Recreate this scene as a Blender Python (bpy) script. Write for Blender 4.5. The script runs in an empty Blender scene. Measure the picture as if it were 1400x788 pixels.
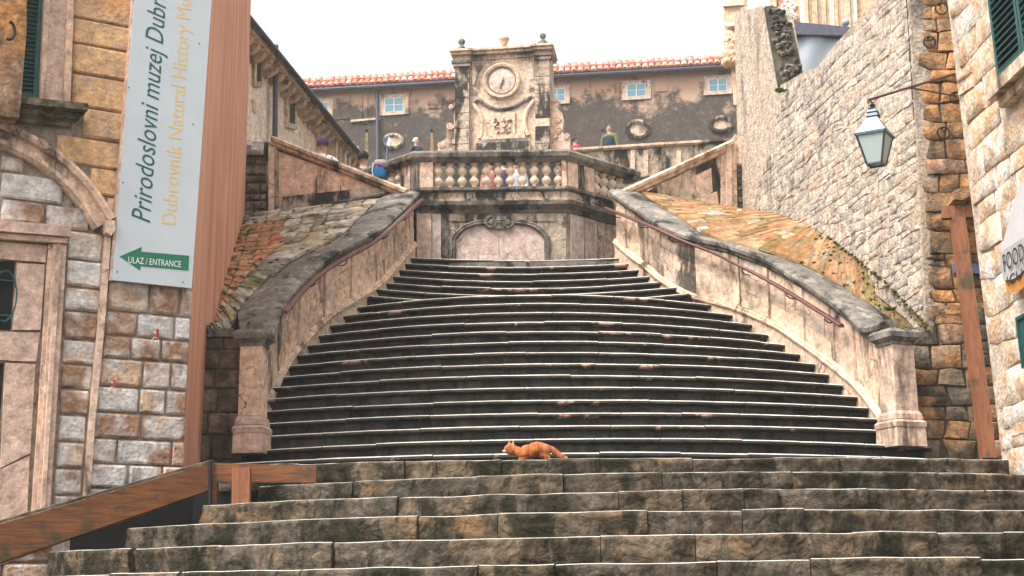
import bpy, bmesh, math, random
from math import sin, cos, tan, pi, radians
from mathutils import Vector as V, Matrix, Quaternion
from mathutils import noise as mn
SC = bpy.context.scene
COL = SC.collection
rnd = random.Random(7)

# ---------------------------------------------------------------- camera, sky, sun, exposure
PITCH, ROLL, F = radians(12), radians(-0.7), 2000.0
cd = bpy.data.cameras.new("camera"); cam = bpy.data.objects.new("camera", cd); COL.objects.link(cam)
RM = Matrix.Rotation(pi/2+PITCH, 3, 'X') @ Matrix.Rotation(ROLL, 3, 'Z')
CP = V((0, 0, 1.6))
cam.matrix_world = Matrix.Translation(CP) @ RM.to_4x4()
cd.sensor_width = 36; cd.lens = F/1400*36; cd.clip_end = 500; cd.clip_start = 0.1
SC.camera = cam

SUN_EL, SUN_AZ = radians(58), radians(-128)      # over the left shoulder
w = bpy.data.worlds.new("World"); SC.world = w; w.use_nodes = True
nt = w.node_tree; bg = nt.nodes['Background']
sk = nt.nodes.new('ShaderNodeTexSky'); sk.sky_type = 'NISHITA'; sk.sun_disc = False
sk.sun_elevation = SUN_EL; sk.sun_rotation = SUN_AZ; sk.air_density = 1.0; sk.dust_density = 6; sk.ozone_density = 1
hs = nt.nodes.new('ShaderNodeHueSaturation'); hs.inputs['Saturation'].default_value = 0.0; hs.inputs['Value'].default_value = 1.25
nt.links.new(sk.outputs[0], hs.inputs['Color']); nt.links.new(hs.outputs[0], bg.inputs[0])
bg.inputs[1].default_value = 0.15
sd = bpy.data.lights.new("sun", 'SUN'); sun = bpy.data.objects.new("sun", sd); COL.objects.link(sun)
sd.energy = 1.5; sd.angle = radians(14); sd.color = (1, .88, .76)
sdir = V((sin(SUN_AZ)*cos(SUN_EL), cos(SUN_AZ)*cos(SUN_EL), sin(SUN_EL)))
sun.rotation_euler = sdir.to_track_quat('Z', 'Y').to_euler(); sun.location = (0, 0, 30)
SC.view_settings.view_transform = 'Standard'; SC.view_settings.look = 'None'
SC.view_settings.gamma = 1; SC.view_settings.exposure = 1.0

# ---------------------------------------------------------------- measuring helpers
def ray(px, py): return RM @ V(((px-700)/F, (394-py)/F, -1))
def P(px, py, Y):
    r = ray(px, py); return CP + r*(Y/r.y)
def Pz(px, py, z):
    r = ray(px, py); return CP + r*((z-1.6)/r.z)
def proj(p):
    q = RM.transposed() @ (V(p)-CP); return 700+F*q.x/-q.z, 394-F*q.y/-q.z
def lerp(a, b, t): return a+(b-a)*t
def interp(pts, x):
    if x <= pts[0][0]: a, b = pts[0], pts[1]
    elif x >= pts[-1][0]: a, b = pts[-2], pts[-1]
    else:
        for a, b in zip(pts, pts[1:]):
            if a[0] <= x <= b[0]: break
    return a[1]+(b[1]-a[1])*(x-a[0])/(b[0]-a[0])
def cinterp(pts, x):           # smooth (Catmull) interpolation, linear outside
    if x <= pts[0][0] or x >= pts[-1][0]: return interp(pts, x)
    for i in range(len(pts)-1):
        if pts[i][0] <= x <= pts[i+1][0]: break
    x1, y1 = pts[i]; x2, y2 = pts[i+1]
    m = (y2-y1)/(x2-x1)
    m1 = (y2-pts[i-1][1])/(x2-pts[i-1][0]) if i > 0 else m
    m2 = (pts[i+2][1]-y1)/(pts[i+2][0]-x1) if i+2 < len(pts) else m
    h = x2-x1; t = (x-x1)/h
    return (2*t**3-3*t*t+1)*y1+(t**3-2*t*t+t)*h*m1+(-2*t**3+3*t*t)*y2+(t**3-t*t)*h*m2
class Plane:
    """a wall plane; uv in metres, N out of the wall"""
    def __init__(s, o, u, v):
        s.O = V(o); s.U = V(u).normalized(); v = V(v); s.V = (v-s.U*v.dot(s.U)).normalized(); s.N = s.U.cross(s.V).normalized()
        if s.N.dot(CP-s.O) < 0: s.N = -s.N
    def hit(s, px, py, d=0):
        r = ray(px, py); O = s.O+s.N*d
        t = (O-CP).dot(s.N)/r.dot(s.N); p = CP+r*t-s.O
        return p.dot(s.U), p.dot(s.V)
    def W(s, u, v, d=0): return s.O+s.U*u+s.V*v+s.N*d
    def X(s, px, py, d=0):
        u, v = s.hit(px, py, d); return s.W(u, v, d)

# ---------------------------------------------------------------- object helpers
def tag(o, label=None, cat=None, group=None, kind=None):
    if label: o['label'] = label
    if cat: o['category'] = cat
    if group: o['group'] = group
    if kind: o['kind'] = kind
    return o
def thing(name, label, cat, loc, group=None):
    o = bpy.data.objects.new(name, None); COL.objects.link(o); o.location = V(loc); o.empty_display_size = .2
    return tag(o, label, cat, group)
BASE = {}
def base_of(p):
    while p.parent: p = p.parent
    return V(p.location)
class MB:
    def __init__(s): s.v = []; s.f = []; s.m = []
    def add(s, vs, fs, mi=0):
        n = len(s.v); s.v += [V(x) for x in vs]; s.f += [tuple(i+n for i in f) for f in fs]; s.m += [mi]*len(fs)
    def box(s, c, sx, sy, sz, mi=0, R=None):
        c = V(c); vs = [V((x*sx/2, y*sy/2, z*sz/2)) for x in (-1, 1) for y in (-1, 1) for z in (-1, 1)]
        if R: vs = [R @ x for x in vs]
        s.add([c+x for x in vs], [(0, 1, 3, 2), (4, 6, 7, 5), (0, 4, 5, 1), (2, 3, 7, 6), (0, 2, 6, 4), (1, 5, 7, 3)], mi)
    def beam(s, a, b, wd, ht, mi=0, up=(0, 0, 1)):
        a = V(a); b = V(b); d = (b-a).normalized(); sd_ = d.cross(V(up)).normalized(); u = sd_.cross(d)
        vs = [p+sd_*x*wd/2+u*y*ht/2 for p in (a, b) for x in (-1, 1) for y in (-1, 1)]
        s.add(vs, [(0, 1, 3, 2), (4, 6, 7, 5), (0, 4, 5, 1), (2, 3, 7, 6), (0, 2, 6, 4), (1, 5, 7, 3)], mi)
    def prism(s, pl, poly, d0, d1, mi=0):          # polygon in plane uv, extruded from d0 to d1 along N
        n = len(poly); vs = [pl.W(u, v, d0) for u, v in poly]+[pl.W(u, v, d1) for u, v in poly]
        s.add(vs, [tuple(range(n-1, -1, -1)), tuple(range(n, 2*n))]+[(i, (i+1) % n, (i+1) % n+n, i+n) for i in range(n)], mi)
    def rect(s, pl, u0, u1, v0, v1, d0, d1, mi=0): s.prism(pl, [(u0, v0), (u1, v0), (u1, v1), (u0, v1)], d0, d1, mi)
    def pxpoly(s, pl, pts, d0, d1, mi=0): s.prism(pl, [pl.hit(x, y) for x, y in pts], d0, d1, mi)
    def tube(s, pts, r, n=8, mi=0, cap=True):
        pts = [V(p) for p in pts]; m = len(pts); rs = r if isinstance(r, (list, tuple)) else [r]*m
        prev = None; vs = []
        for i, p in enumerate(pts):
            d = (pts[min(i+1, m-1)]-pts[max(i-1, 0)]).normalized()
            a = prev if prev is not None else (V((0, 0, 1)) if abs(d.z) < .9 else V((1, 0, 0)))
            x = (a-d*a.dot(d)).normalized(); y = d.cross(x); prev = x
            vs += [p+(x*cos(2*pi*k/n)+y*sin(2*pi*k/n))*rs[i] for k in range(n)]
        fs = [(i*n+k, i*n+(k+1) % n, (i+1)*n+(k+1) % n, (i+1)*n+k) for i in range(m-1) for k in range(n)]
        if cap: fs += [tuple(range(n-1, -1, -1)), tuple((m-1)*n+k for k in range(n))]
        s.add(vs, fs, mi)
    def lathe(s, c, prof, n=16, mi=0, ax=None, sq=1.0):        # prof: (radius, height)
        c = V(c); Q = V(ax).to_track_quat('Z', 'Y') if ax is not None else None
        vs = []
        for r, h in prof:
            for k in range(n):
                q = V((r*cos(2*pi*k/n), r*sq*sin(2*pi*k/n), h)); vs.append(c+(Q @ q if Q else q))
        m = len(prof)
        fs = [(i*n+k, i*n+(k+1) % n, (i+1)*n+(k+1) % n, (i+1)*n+k) for i in range(m-1) for k in range(n)]
        fs += [tuple(range(n-1, -1, -1)), tuple((m-1)*n+k for k in range(n))]
        s.add(vs, fs, mi)
    def sweep(s, pts, sides, ups, prof, mi=0, closed=True, mis=None, jit=0):
        """prof: (side, up) polygon swept along pts"""
        k = len(prof); m = len(pts); vs = []
        for p, sd_, u in zip(pts, sides, ups):
            for a, b in prof:
                q = V(p)+V(sd_)*a+V(u)*b
                if jit: q += V(mn.noise_vector(q*4))*jit
                vs.append(q)
        n0 = len(s.v); s.v += vs
        for i in range(m-1):
            for j in range(k if closed else k-1):
                s.f.append((n0+i*k+j, n0+i*k+(j+1) % k, n0+(i+1)*k+(j+1) % k, n0+(i+1)*k+j)); s.m.append(mis[j] if mis else mi)
        if closed:
            s.f.append(tuple(n0+j for j in range(k-1, -1, -1))); s.m.append(mi)
            s.f.append(tuple(n0+(m-1)*k+j for j in range(k))); s.m.append(mi)
    def build(s, name, mats, parent=None, smooth=False, fix=True, angle=40):
        b = base_of(parent) if parent is not None else V((0, 0, 0))
        me = bpy.data.meshes.new(name); me.from_pydata([v-b for v in s.v], [], s.f)
        if not isinstance(mats, (list, tuple)): mats = [mats]
        for m in mats: me.materials.append(m)
        me.polygons.foreach_set('material_index', s.m)
        if fix:
            bm = bmesh.new(); bm.from_mesh(me); bmesh.ops.recalc_face_normals(bm, faces=bm.faces)
            if smooth:
                for f in bm.faces: f.smooth = True
                for e in bm.edges:
                    if len(e.link_faces) == 2 and e.calc_face_angle(0) > radians(angle): e.smooth = False
            bm.to_mesh(me); bm.free()
        o = bpy.data.objects.new(name, me); COL.objects.link(o)
        if parent is not None: o.parent = parent
        return o

# ---------------------------------------------------------------- materials
def new_mat(name):
    m = bpy.data.materials.new(name); m.use_nodes = True
    return m, m.node_tree, m.node_tree.nodes['Principled BSDF']
def noise_n(t, scale, detail=4, vec=None, rough=.55, dist=0):
    n = t.nodes.new('ShaderNodeTexNoise'); n.inputs['Scale'].default_value = scale; n.inputs['Detail'].default_value = detail
    n.inputs['Roughness'].default_value = rough; n.inputs['Distortion'].default_value = dist
    if vec is not None: t.links.new(vec, n.inputs['Vector'])
    return n.outputs['Fac']
def rng(t, src, a, b, c=0., d=1.):
    n = t.nodes.new('ShaderNodeMapRange'); n.inputs[1].default_value = a; n.inputs[2].default_value = b
    n.inputs[3].default_value = c; n.inputs[4].default_value = d; t.links.new(src, n.inputs[0]); return n.outputs[0]
def mix(t, fac, a, b, mode='MIX'):
    n = t.nodes.new('ShaderNodeMix'); n.data_type = 'RGBA'; n.blend_type = mode
    for s, x in ((n.inputs[0], fac), (n.inputs[6], a), (n.inputs[7], b)):
        if isinstance(x, (int, float)): s.default_value = x
        elif isinstance(x, tuple): s.default_value = (*x, 1)
        else: t.links.new(x, s)
    return n.outputs[2]
def math_n(t, op, a, b):
    n = t.nodes.new('ShaderNodeMath'); n.operation = op; n.use_clamp = False
    for s, x in ((n.inputs[0], a), (n.inputs[1], b)):
        if isinstance(x, (int, float)): s.default_value = x
        else: t.links.new(x, s)
    return n.outputs[0]
def stone(name, pal, stains=(), bump=.5, bscale=14, rough=.88, mott=.35, mscale=5, seed=0., veins=0, relief=0):
    """pal: colours picked per object; stains: (colour, scale, lo, hi, streak, max)"""
    def sat(c, k=1.10):
        l = (c[0]+c[1]+c[2])/3; return tuple(max(.002, l+(x-l)*k) for x in c)
    pal = [sat(c) for c in pal]; stains = [(sat(s[0]),)+tuple(s[1:]) for s in stains]
    m, t, b = new_mat(name)
    geo = t.nodes.new('ShaderNodeNewGeometry'); pos = geo.outputs['Position']
    add = t.nodes.new('ShaderNodeVectorMath'); add.operation = 'ADD'; add.inputs[1].default_value = (seed*3.1, seed*1.7, seed*2.3)
    t.links.new(pos, add.inputs[0]); pos = add.outputs[0]
    oi = t.nodes.new('ShaderNodeObjectInfo')
    cr = t.nodes.new('ShaderNodeValToRGB'); el = cr.color_ramp.elements
    while len(el) < len(pal): el.new(.5)
    for i, c in enumerate(pal):
        el[i].position = i/max(1, len(pal)-1); el[i].color = (*c, 1)
    if len(pal) == 1: el[0].color = (*pal[0], 1); el[1].color = (*pal[0], 1)
    # per-object pick, blended a little with a broad noise so single meshes vary too
    n0 = noise_n(t, mscale*.5, 3, pos)
    f = math_n(t, 'ADD', math_n(t, 'MULTIPLY', oi.outputs['Random'], .75), rng(t, n0, .3, .7, -.1, .35))
    t.links.new(f, cr.inputs[0]); c = cr.outputs[0]
    n1 = noise_n(t, mscale*2.2, 8, pos, .65)
    c = mix(t, rng(t, n1, .3, .7), mix(t, mott, c, (0, 0, 0), 'MIX'), mix(t, 1.0, c, (1.35+mott, 1.3+mott*.9, 1.22+mott*.8), 'MULTIPLY'))
    for (sc_, scale, lo, hi, streak, mx) in stains:
        vec = pos
        if streak != 1:
            mp = t.nodes.new('ShaderNodeMapping'); mp.inputs['Scale'].default_value = (1, 1, streak); t.links.new(pos, mp.inputs[0]); vec = mp.outputs[0]
        n2 = noise_n(t, scale, 9, vec, .68, .3)
        c = mix(t, rng(t, n2, lo, hi, 0, mx), c, sc_)
    sp = noise_n(t, 42, 3, pos, .6); c = mix(t, rng(t, sp, .60, .68, 0, .45), c, mix(t, .75, c, (0, 0, 0)))
    sp2 = noise_n(t, 27, 2, pos, .5); c = mix(t, rng(t, sp2, .62, .70, 0, .5), c, mix(t, 1.0, c, (1.5, 1.45, 1.35), 'MULTIPLY'))
    if veins:
        dv = t.nodes.new('ShaderNodeVectorMath'); dv.operation = 'MULTIPLY_ADD'; nn_ = t.nodes.new('ShaderNodeTexNoise'); nn_.inputs['Scale'].default_value = 5; nn_.inputs['Detail'].default_value = 5; t.links.new(pos, nn_.inputs['Vector'])
        t.links.new(nn_.outputs['Color'], dv.inputs[0]); dv.inputs[1].default_value = (.25, .25, .25); t.links.new(pos, dv.inputs[2])
        v2 = t.nodes.new('ShaderNodeTexVoronoi'); v2.feature = 'DISTANCE_TO_EDGE'; v2.inputs['Scale'].default_value = veins; t.links.new(dv.outputs[0], v2.inputs['Vector'])
        crk = math_n(t, 'MULTIPLY', rng(t, v2.outputs['Distance'], .006, .022, 1, 0), rng(t, noise_n(t, 1.7, 4, pos), .52, .60, 0, .75))
        c = mix(t, crk, c, (.035, .025, .018))
    t.links.new(c, b.inputs['Base Color'])
    b.inputs['Roughness'].default_value = rough; b.inputs['Specular IOR Level'].default_value = .1
    h1 = noise_n(t, bscale, 8, pos, .7); vo = t.nodes.new('ShaderNodeTexVoronoi'); vo.inputs['Scale'].default_value = bscale*1.6
    t.links.new(pos, vo.inputs['Vector'])
    h = math_n(t, 'ADD', h1, math_n(t, 'MULTIPLY', vo.outputs['Distance'], .35))
    bp = t.nodes.new('ShaderNodeBump'); bp.inputs['Strength'].default_value = bump; bp.inputs['Distance'].default_value = .03
    t.links.new(h, bp.inputs['Height']); nrm = bp.outputs[0]
    if relief:
        b2 = t.nodes.new('ShaderNodeBump'); b2.inputs['Strength'].default_value = 1; b2.inputs['Distance'].default_value = relief
        t.links.new(noise_n(t, 5.5, 5, pos, .6, .8), b2.inputs['Height']); t.links.new(nrm, b2.inputs['Normal']); nrm = b2.outputs[0]
    t.links.new(nrm, b.inputs['Normal'])
    return m
def plain(name, col, rough=.5, metal=0, var=.2, scale=20, bump=.1, spec=.4):
    m, t, b = new_mat(name)
    geo = t.nodes.new('ShaderNodeNewGeometry')
    n = noise_n(t, scale, 6, geo.outputs['Position'])
    c = mix(t, rng(t, n, .3, .7), tuple(x*(1-var) for x in col), tuple(min(1, x*(1+var)) for x in col))
    t.links.new(c, b.inputs['Base Color']); b.inputs['Roughness'].default_value = rough; b.inputs['Metallic'].default_value = metal
    b.inputs['Specular IOR Level'].default_value = spec
    if bump:
        bp = t.nodes.new('ShaderNodeBump'); bp.inputs['Strength'].default_value = bump; bp.inputs['Distance'].default_value = .01
        t.links.new(n, bp.inputs['Height']); t.links.new(bp.outputs[0], b.inputs['Normal'])
    return m
BLK = (.022, .022, .02); MOSS = (.05, .06, .02)
M = {}
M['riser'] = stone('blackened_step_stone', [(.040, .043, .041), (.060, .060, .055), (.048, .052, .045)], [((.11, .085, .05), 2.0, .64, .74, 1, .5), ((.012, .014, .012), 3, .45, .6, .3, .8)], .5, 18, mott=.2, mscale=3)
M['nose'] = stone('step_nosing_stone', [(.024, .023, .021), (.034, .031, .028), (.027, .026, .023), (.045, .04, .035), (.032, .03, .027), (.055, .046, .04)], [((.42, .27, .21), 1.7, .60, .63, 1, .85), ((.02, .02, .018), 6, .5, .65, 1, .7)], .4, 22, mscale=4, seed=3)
M['edge'] = stone('worn_edge_painted_skylight', [(.60, .57, .53), (.68, .65, .60)], [((.30, .28, .26), 7, .66, .72, 1, .8)], .3, 25, mott=.15)  # pale wear, with the sky light on the nosings painted into the colour
M['lowstep'] = stone('lower_step_stone', [(.040, .038, .030), (.072, .062, .050), (.115, .098, .080), (.052, .048, .038), (.095, .078, .058), (.14, .108, .078), (.066, .060, .047)], [((.020, .019, .012), 3.2, .50, .60, .7, .85), ((.20, .125, .070), 1.7, .59, .64, 1, .75), ((.008, .009, .006), 8, .56, .66, .35, .85), ((.10, .074, .046), 10, .60, .66, 1, .55), ((.010, .012, .006), 1.6, .52, .58, .45, .75)], 1.0, 12, mott=.5, mscale=6, seed=5, relief=.07)
M['lichen'] = stone('blackened_limestone', [(.42, .34, .28), (.34, .29, .24), (.46, .37, .30)], [(BLK, 1.7, .47, .53, .30, .95), (BLK, 5, .55, .62, .5, .8), ((.24, .14, .07), 3, .58, .66, 1, .6)], .5, 14, seed=1, veins=2.2)
M['coping'] = stone('grey_coping_stone', [(.13, .125, .115), (.18, .17, .155), (.11, .105, .10)], [((.40, .36, .32), 3.2, .55, .66, 1, .85), ((.022, .022, .02), 2.4, .51, .60, .6, .9)], .7, 12, seed=2)
M['cream'] = stone('cream_limestone', [(.56, .43, .33), (.48, .38, .31), (.60, .46, .35), (.52, .43, .37)], [(BLK, 1.7, .53, .64, .35, .88), ((.38, .2, .09), 4, .6, .68, .5, .6)], .45, 14, seed=4, veins=2.6)
M['pinkcream'] = stone('pinkish_limestone', [(.58, .41, .32), (.52, .40, .34), (.62, .46, .36)], [((.035, .035, .03), 1.9, .55, .65, .3, .88), ((.42, .22, .11), 3, .62, .68, .5, .6)], .35, 16, seed=6, veins=2.4)
M['niche'] = stone('plaque_marble', [(.48, .40, .37), (.52, .43, .39)], [((.10, .09, .085), 2.6, .56, .70, .35, .75), ((.34, .28, .30), 2, .5, .65, 1, .5)], .3, 20, seed=7, veins=3)
M['mortar'] = stone('lime_mortar', [(.26, .22, .185), (.32, .27, .23)], [(BLK, 2.2, .55, .7, .5, .7)], .8, 22, seed=8)
M['darkmortar'] = stone('dark_mortar', [(.09, .085, .07)], [(BLK, 2, .45, .6, .5, .8), (MOSS, 2.4, .5, .65, 1, .6)], .8, 18, seed=9)
M['ochre'] = stone('ochre_ashlar', [(.56, .31, .15), (.48, .33, .23), (.58, .38, .22), (.44, .32, .25), (.54, .27, .12), (.52, .38, .26)], [((.18, .13, .09), 2.8, .58, .72, .7, .6)], .8, 16, mott=.3, seed=10)
M['grey'] = stone('grey_ashlar', [(.36, .32, .30), (.50, .48, .49), (.60, .58, .58), (.26, .15, .09), (.54, .51, .51), (.46, .32, .22), (.58, .56, .57)], [((.16, .13, .10), 3.5, .58, .66, 1, .7), ((.42, .28, .18), 2.4, .62, .7, 1, .6)], .95, 16, mott=.3, seed=11)
M['jamb'] = stone('pink_jamb_stone', [(.47, .35, .30), (.52, .39, .33), (.45, .34, .30)], [((.30, .17, .10), 1.8, .56, .7, .4, .6), ((.1, .08, .07), 4, .64, .74, .5, .6)], .35, 20, seed=12)
M['rubble'] = stone('rubble_stone', [(.46, .40, .35), (.36, .32, .28), (.52, .46, .40), (.32, .30, .28), (.50, .40, .33), (.42, .38, .35)], [((.06, .055, .05), 2.2, .55, .68, .5, .75), ((.45, .33, .22), 1.6, .58, .7, .5, .45)], 1.0, 18, mott=.4, seed=13)
M['rubmortar'] = stone('rubble_mortar', [(.44, .38, .32), (.36, .31, .27)], [((.07, .06, .055), 1.6, .52, .64, .35, .75), ((.46, .35, .24), 1.1, .5, .66, .4, .6)], 1.0, 15, mott=.4, seed=14)
M['brown'] = stone('brown_block', [(.20, .12, .07), (.36, .21, .11), (.13, .10, .07), (.42, .22, .10), (.25, .16, .11), (.34, .25, .18)], [((.045, .042, .035), 2.6, .48, .63, .7, .85)], 1.0, 14, mott=.45, seed=15)
M['darkblock'] = stone('mossy_dark_block', [(.075, .07, .055), (.12, .10, .08), (.20, .15, .12), (.09, .085, .065), (.24, .17, .12)], [((.03, .034, .022), 2.6, .45, .6, .7, .85), ((.34, .24, .16), 2.6, .64, .72, 1, .6)], 1.0, 14, mott=.45, seed=16)
M['palemortar'] = stone('pale_flush_mortar', [(.50, .44, .38), (.44, .38, .32)], [((.2, .16, .12), 4, .6, .7, 1, .6)], .7, 16, seed=35)
M['pale'] = stone('pale_ashlar', [(.54, .46, .40), (.60, .54, .49), (.54, .44, .35), (.48, .33, .21), (.60, .57, .55), (.58, .48, .40), (.44, .30, .20), (.56, .51, .47)], [((.44, .32, .22), 2.2, .60, .70, 1, .6), ((.2, .16, .13), 5, .64, .74, 1, .6)], .9, 14, mott=.25, seed=17)
M['orange'] = None
M['slate'] = stone('roof_slab_stone', [(.20, .18, .14), (.34, .30, .25), (.15, .14, .11), (.46, .42, .38), (.28, .22, .14), (.38, .26, .16)], [((.14, .14, .035), 1.5, .53, .60, 1, .7), ((.04, .04, .034), 3, .52, .66, 1, .75)], .9, 14, seed=18)
M['brick'] = stone('red_brick', [(.36, .14, .085), (.40, .2, .12), (.26, .15, .095), (.42, .28, .17), (.36, .14, .10)], [((.13, .12, .05), 2, .5, .62, 1, .7)], .8, 16, seed=19)
M['tile'] = stone('old_clay_tile', [(.30, .17, .09), (.22, .14, .085), (.34, .21, .12), (.18, .13, .085), (.32, .155, .09)], [((.12, .10, .05), 1.4, .5, .64, 1, .75), ((.42, .33, .22), 3, .6, .7, 1, .6)], .8, 16, seed=20)
M['tile2'] = stone('brown_clay_tile', [(.24, .13, .06), (.17, .11, .06)], [((.08, .08, .03), 1.4, .5, .64, 1, .75)], .8, 16, seed=36)
M['mossplaster'] = stone('mossy_mortar_apron', [(.27, .19, .10), (.22, .17, .09)], [((.11, .11, .035), 1.8, .48, .62, 1, .8), ((.36, .30, .22), 3, .58, .7, 1, .6)], .7, 10, seed=21)
M['pantile'] = stone('red_pantile', [(.40, .15, .115), (.50, .27, .22), (.37, .13, .10), (.55, .38, .33), (.46, .2, .16)], [((.2, .1, .08), 5, .6, .72, 1, .5)], .5, 12, mott=.2, seed=22)
M['plasterwall'] = None
M['housewall'] = stone('weathered_house_stone', [(.70, .60, .52), (.66, .55, .47)], [((.40, .33, .27), 1.8, .56, .66, .3, .7), ((.7, .45, .3), .9, .5, .66, .5, .5)], .7, 12, seed=23)
M['church'] = stone('church_limestone', [(.55, .36, .24), (.60, .44, .33)], [((.3, .24, .2), 3, .6, .72, .4, .5)], .4, 12, seed=24)
M['teal'] = plain('green_shutter_paint', (.012, .075, .07), .45, var=.3)
M['iron'] = plain('dark_iron', (.03, .026, .028), .5, .6)
M['rust'] = plain('rusty_iron', (.11, .045, .035), .6, .4)
M['rail'] = plain('handrail_metal', (.13, .05, .04), .38, .35, var=.3)
M['lampmetal'] = plain('lantern_metal', (.06, .085, .10), .4, .5)
M['black'] = plain('void_black', (.006, .006, .006), .9, bump=0)
M['pipe'] = plain('drainpipe_paint', (.09, .09, .12), .5, .2)
M['whitepaint'] = plain('white_window_paint', (.72, .74, .76), .5)
M['banner'] = plain('white_banner', (.52, .57, .61), .5, var=.04, scale=3, bump=0)
M['bgreen'] = plain('banner_green', (.012, .16, .09), .5, var=.05)
M['bdark'] = plain('banner_dark_green', (.015, .09, .085), .5, var=.05)
M['bgold'] = plain('banner_gold', (.72, .50, .22), .5, var=.05)
M['white'] = plain('white_print', (.8, .8, .8), .6, var=.03)
M['cloth'] = plain('white_awning_cloth', (.38, .36, .36), .8, var=.08)
M['tarp'] = plain('white_tarpaulin', (.34, .38, .42), .5, var=.1, scale=2, bump=.3)
M['awnorange'] = plain('orange_awning_trim', (.55, .24, .05), .7)
M['red'] = plain('red_paint', (.45, .03, .03), .6)
M['skin'] = plain('skin', (.50, .30, .23), .55, var=.08)
M['grass'] = plain('green_leaf', (.06, .14, .02), .6, var=.4)
def glass_m():
    m, t, b = new_mat('window_glass'); b.inputs['Base Color'].default_value = (.10, .24, .30, 1); b.inputs['Roughness'].default_value = .12; b.inputs['Specular IOR Level'].default_value = .9; return m
M['glass'] = glass_m()
def frost_m():
    m, t, b = new_mat('lantern_glass'); b.inputs['Base Color'].default_value = (.58, .66, .66, 1); b.inputs['Roughness'].default_value = .25
    b.inputs['Transmission Weight'].default_value = .35; b.inputs['Alpha'].default_value = 1; return m
M['lampglass'] = frost_m()
def orange_m():
    m, t, b = new_mat('orange_plaster')
    geo = t.nodes.new('ShaderNodeNewGeometry'); mp = t.nodes.new('ShaderNodeMapping'); mp.inputs['Scale'].default_value = (1.2, .9, .07)
    t.links.new(geo.outputs['Position'], mp.inputs[0])
    n = noise_n(t, 3.4, 7, mp.outputs[0], .6); n2 = noise_n(t, 1.2, 5, geo.outputs['Position'])
    c = mix(t, rng(t, n, .3, .7), (.52, .21, .125), (.76, .40, .27))
    c = mix(t, rng(t, n2, .5, .7, 0, .45), c, (.74, .46, .34))
    sep = t.nodes.new('ShaderNodeSeparateXYZ'); t.links.new(geo.outputs['Position'], sep.inputs[0])
    t.links.new(c, b.inputs['Base Color']); b.inputs['Roughness'].default_value = .9; b.inputs['Specular IOR Level'].default_value = .2
    bp = t.nodes.new('ShaderNodeBump'); bp.inputs['Strength'].default_value = .35; bp.inputs['Distance'].default_value = .03
    t.links.new(n, bp.inputs['Height']); t.links.new(bp.outputs[0], b.inputs['Normal']); return m
M['orange'] = orange_m()
def wood_m(name, a, b_, axis):
    m, t, b = new_mat(name); geo = t.nodes.new('ShaderNodeNewGeometry'); mp = t.nodes.new('ShaderNodeMapping'); mp.inputs['Scale'].default_value = axis
    t.links.new(geo.outputs['Position'], mp.inputs[0]); n = noise_n(t, 6, 8, mp.outputs[0], .65, .6); n2 = noise_n(t, 4.5, 6, geo.outputs['Position'], .6)
    c = mix(t, rng(t, n, .35, .65), a, b_); c = mix(t, rng(t, n2, .54, .66, 0, .8), c, (.03, .035, .015))
    t.links.new(c, b.inputs['Base Color']); b.inputs['Roughness'].default_value = .7
    bp = t.nodes.new('ShaderNodeBump'); bp.inputs['Strength'].default_value = .4; bp.inputs['Distance'].default_value = .01
    t.links.new(n, bp.inputs['Height']); t.links.new(bp.outputs[0], b.inputs['Normal']); return m
M['plank'] = wood_m('stained_plank', (.09, .03, .010), (.25, .09, .022), (.6, .6, 7))
M['post'] = wood_m('orange_timber', (.17, .055, .02), (.30, .105, .04), (6, 6, .5))
def backwall_m():
    """orange plaster above, grown over by black lichen further down: a stain with its own ragged edge"""
    m, t, b = new_mat('lichened_plaster'); geo = t.nodes.new('ShaderNodeNewGeometry'); pos = geo.outputs['Position']
    sep = t.nodes.new('ShaderNodeSeparateXYZ'); t.links.new(pos, sep.inputs[0])
    n = noise_n(t, .8, 9, pos, .72); n2 = noise_n(t, 3, 8, pos, .7); n3 = noise_n(t, 9, 6, pos, .7)
    zz = rng(t, sep.outputs[2], 16.2, 18.35, .66, -.30)
    s = math_n(t, 'ADD', zz, rng(t, n, .3, .7, -.55, .45))
    base = mix(t, rng(t, n2, .4, .65), (.56, .30, .19), (.46, .36, .28))
    dark = mix(t, rng(t, n3, .50, .64), (.065, .055, .047), (.30, .22, .165)); dark = mix(t, rng(t, n2, .42, .58, 0, .45), (.04, .037, .032), dark)
    c = mix(t, rng(t, s, -.05, .18, 0, .95), base, dark)
    t.links.new(c, b.inputs['Base Color']); b.inputs['Roughness'].default_value = .9
    bp = t.nodes.new('ShaderNodeBump'); bp.inputs['Strength'].default_value = .5; bp.inputs['Distance'].default_value = .05
    t.links.new(n3, bp.inputs['Height']); t.links.new(bp.outputs[0], b.inputs['Normal']); return m
M['backwall'] = backwall_m()
def fur_m():
    m, t, b = new_mat('ginger_fur'); geo = t.nodes.new('ShaderNodeNewGeometry'); pos = geo.outputs['Position']
    mp = t.nodes.new('ShaderNodeMapping'); mp.inputs['Scale'].default_value = (1, 1, .25); t.links.new(pos, mp.inputs[0])
    n = noise_n(t, 32, 4, mp.outputs[0], .5, .8); n2 = noise_n(t, 160, 4, pos)
    c = mix(t, rng(t, n, .42, .6), (.24, .038, .004), (.56, .16, .022)); c = mix(t, rng(t, n2, .3, .7, 0, .2), c, (.65, .25, .06))
    t.links.new(c, b.inputs['Base Color']); b.inputs['Roughness'].default_value = .8; b.inputs['Sheen Weight'].default_value = .3
    bp = t.nodes.new('ShaderNodeBump'); bp.inputs['Strength'].default_value = .5; bp.inputs['Distance'].default_value = .005
    t.links.new(n2, bp.inputs['Height']); t.links.new(bp.outputs[0], b.inputs['Normal']); return m
M['fur'] = fur_m()
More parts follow.
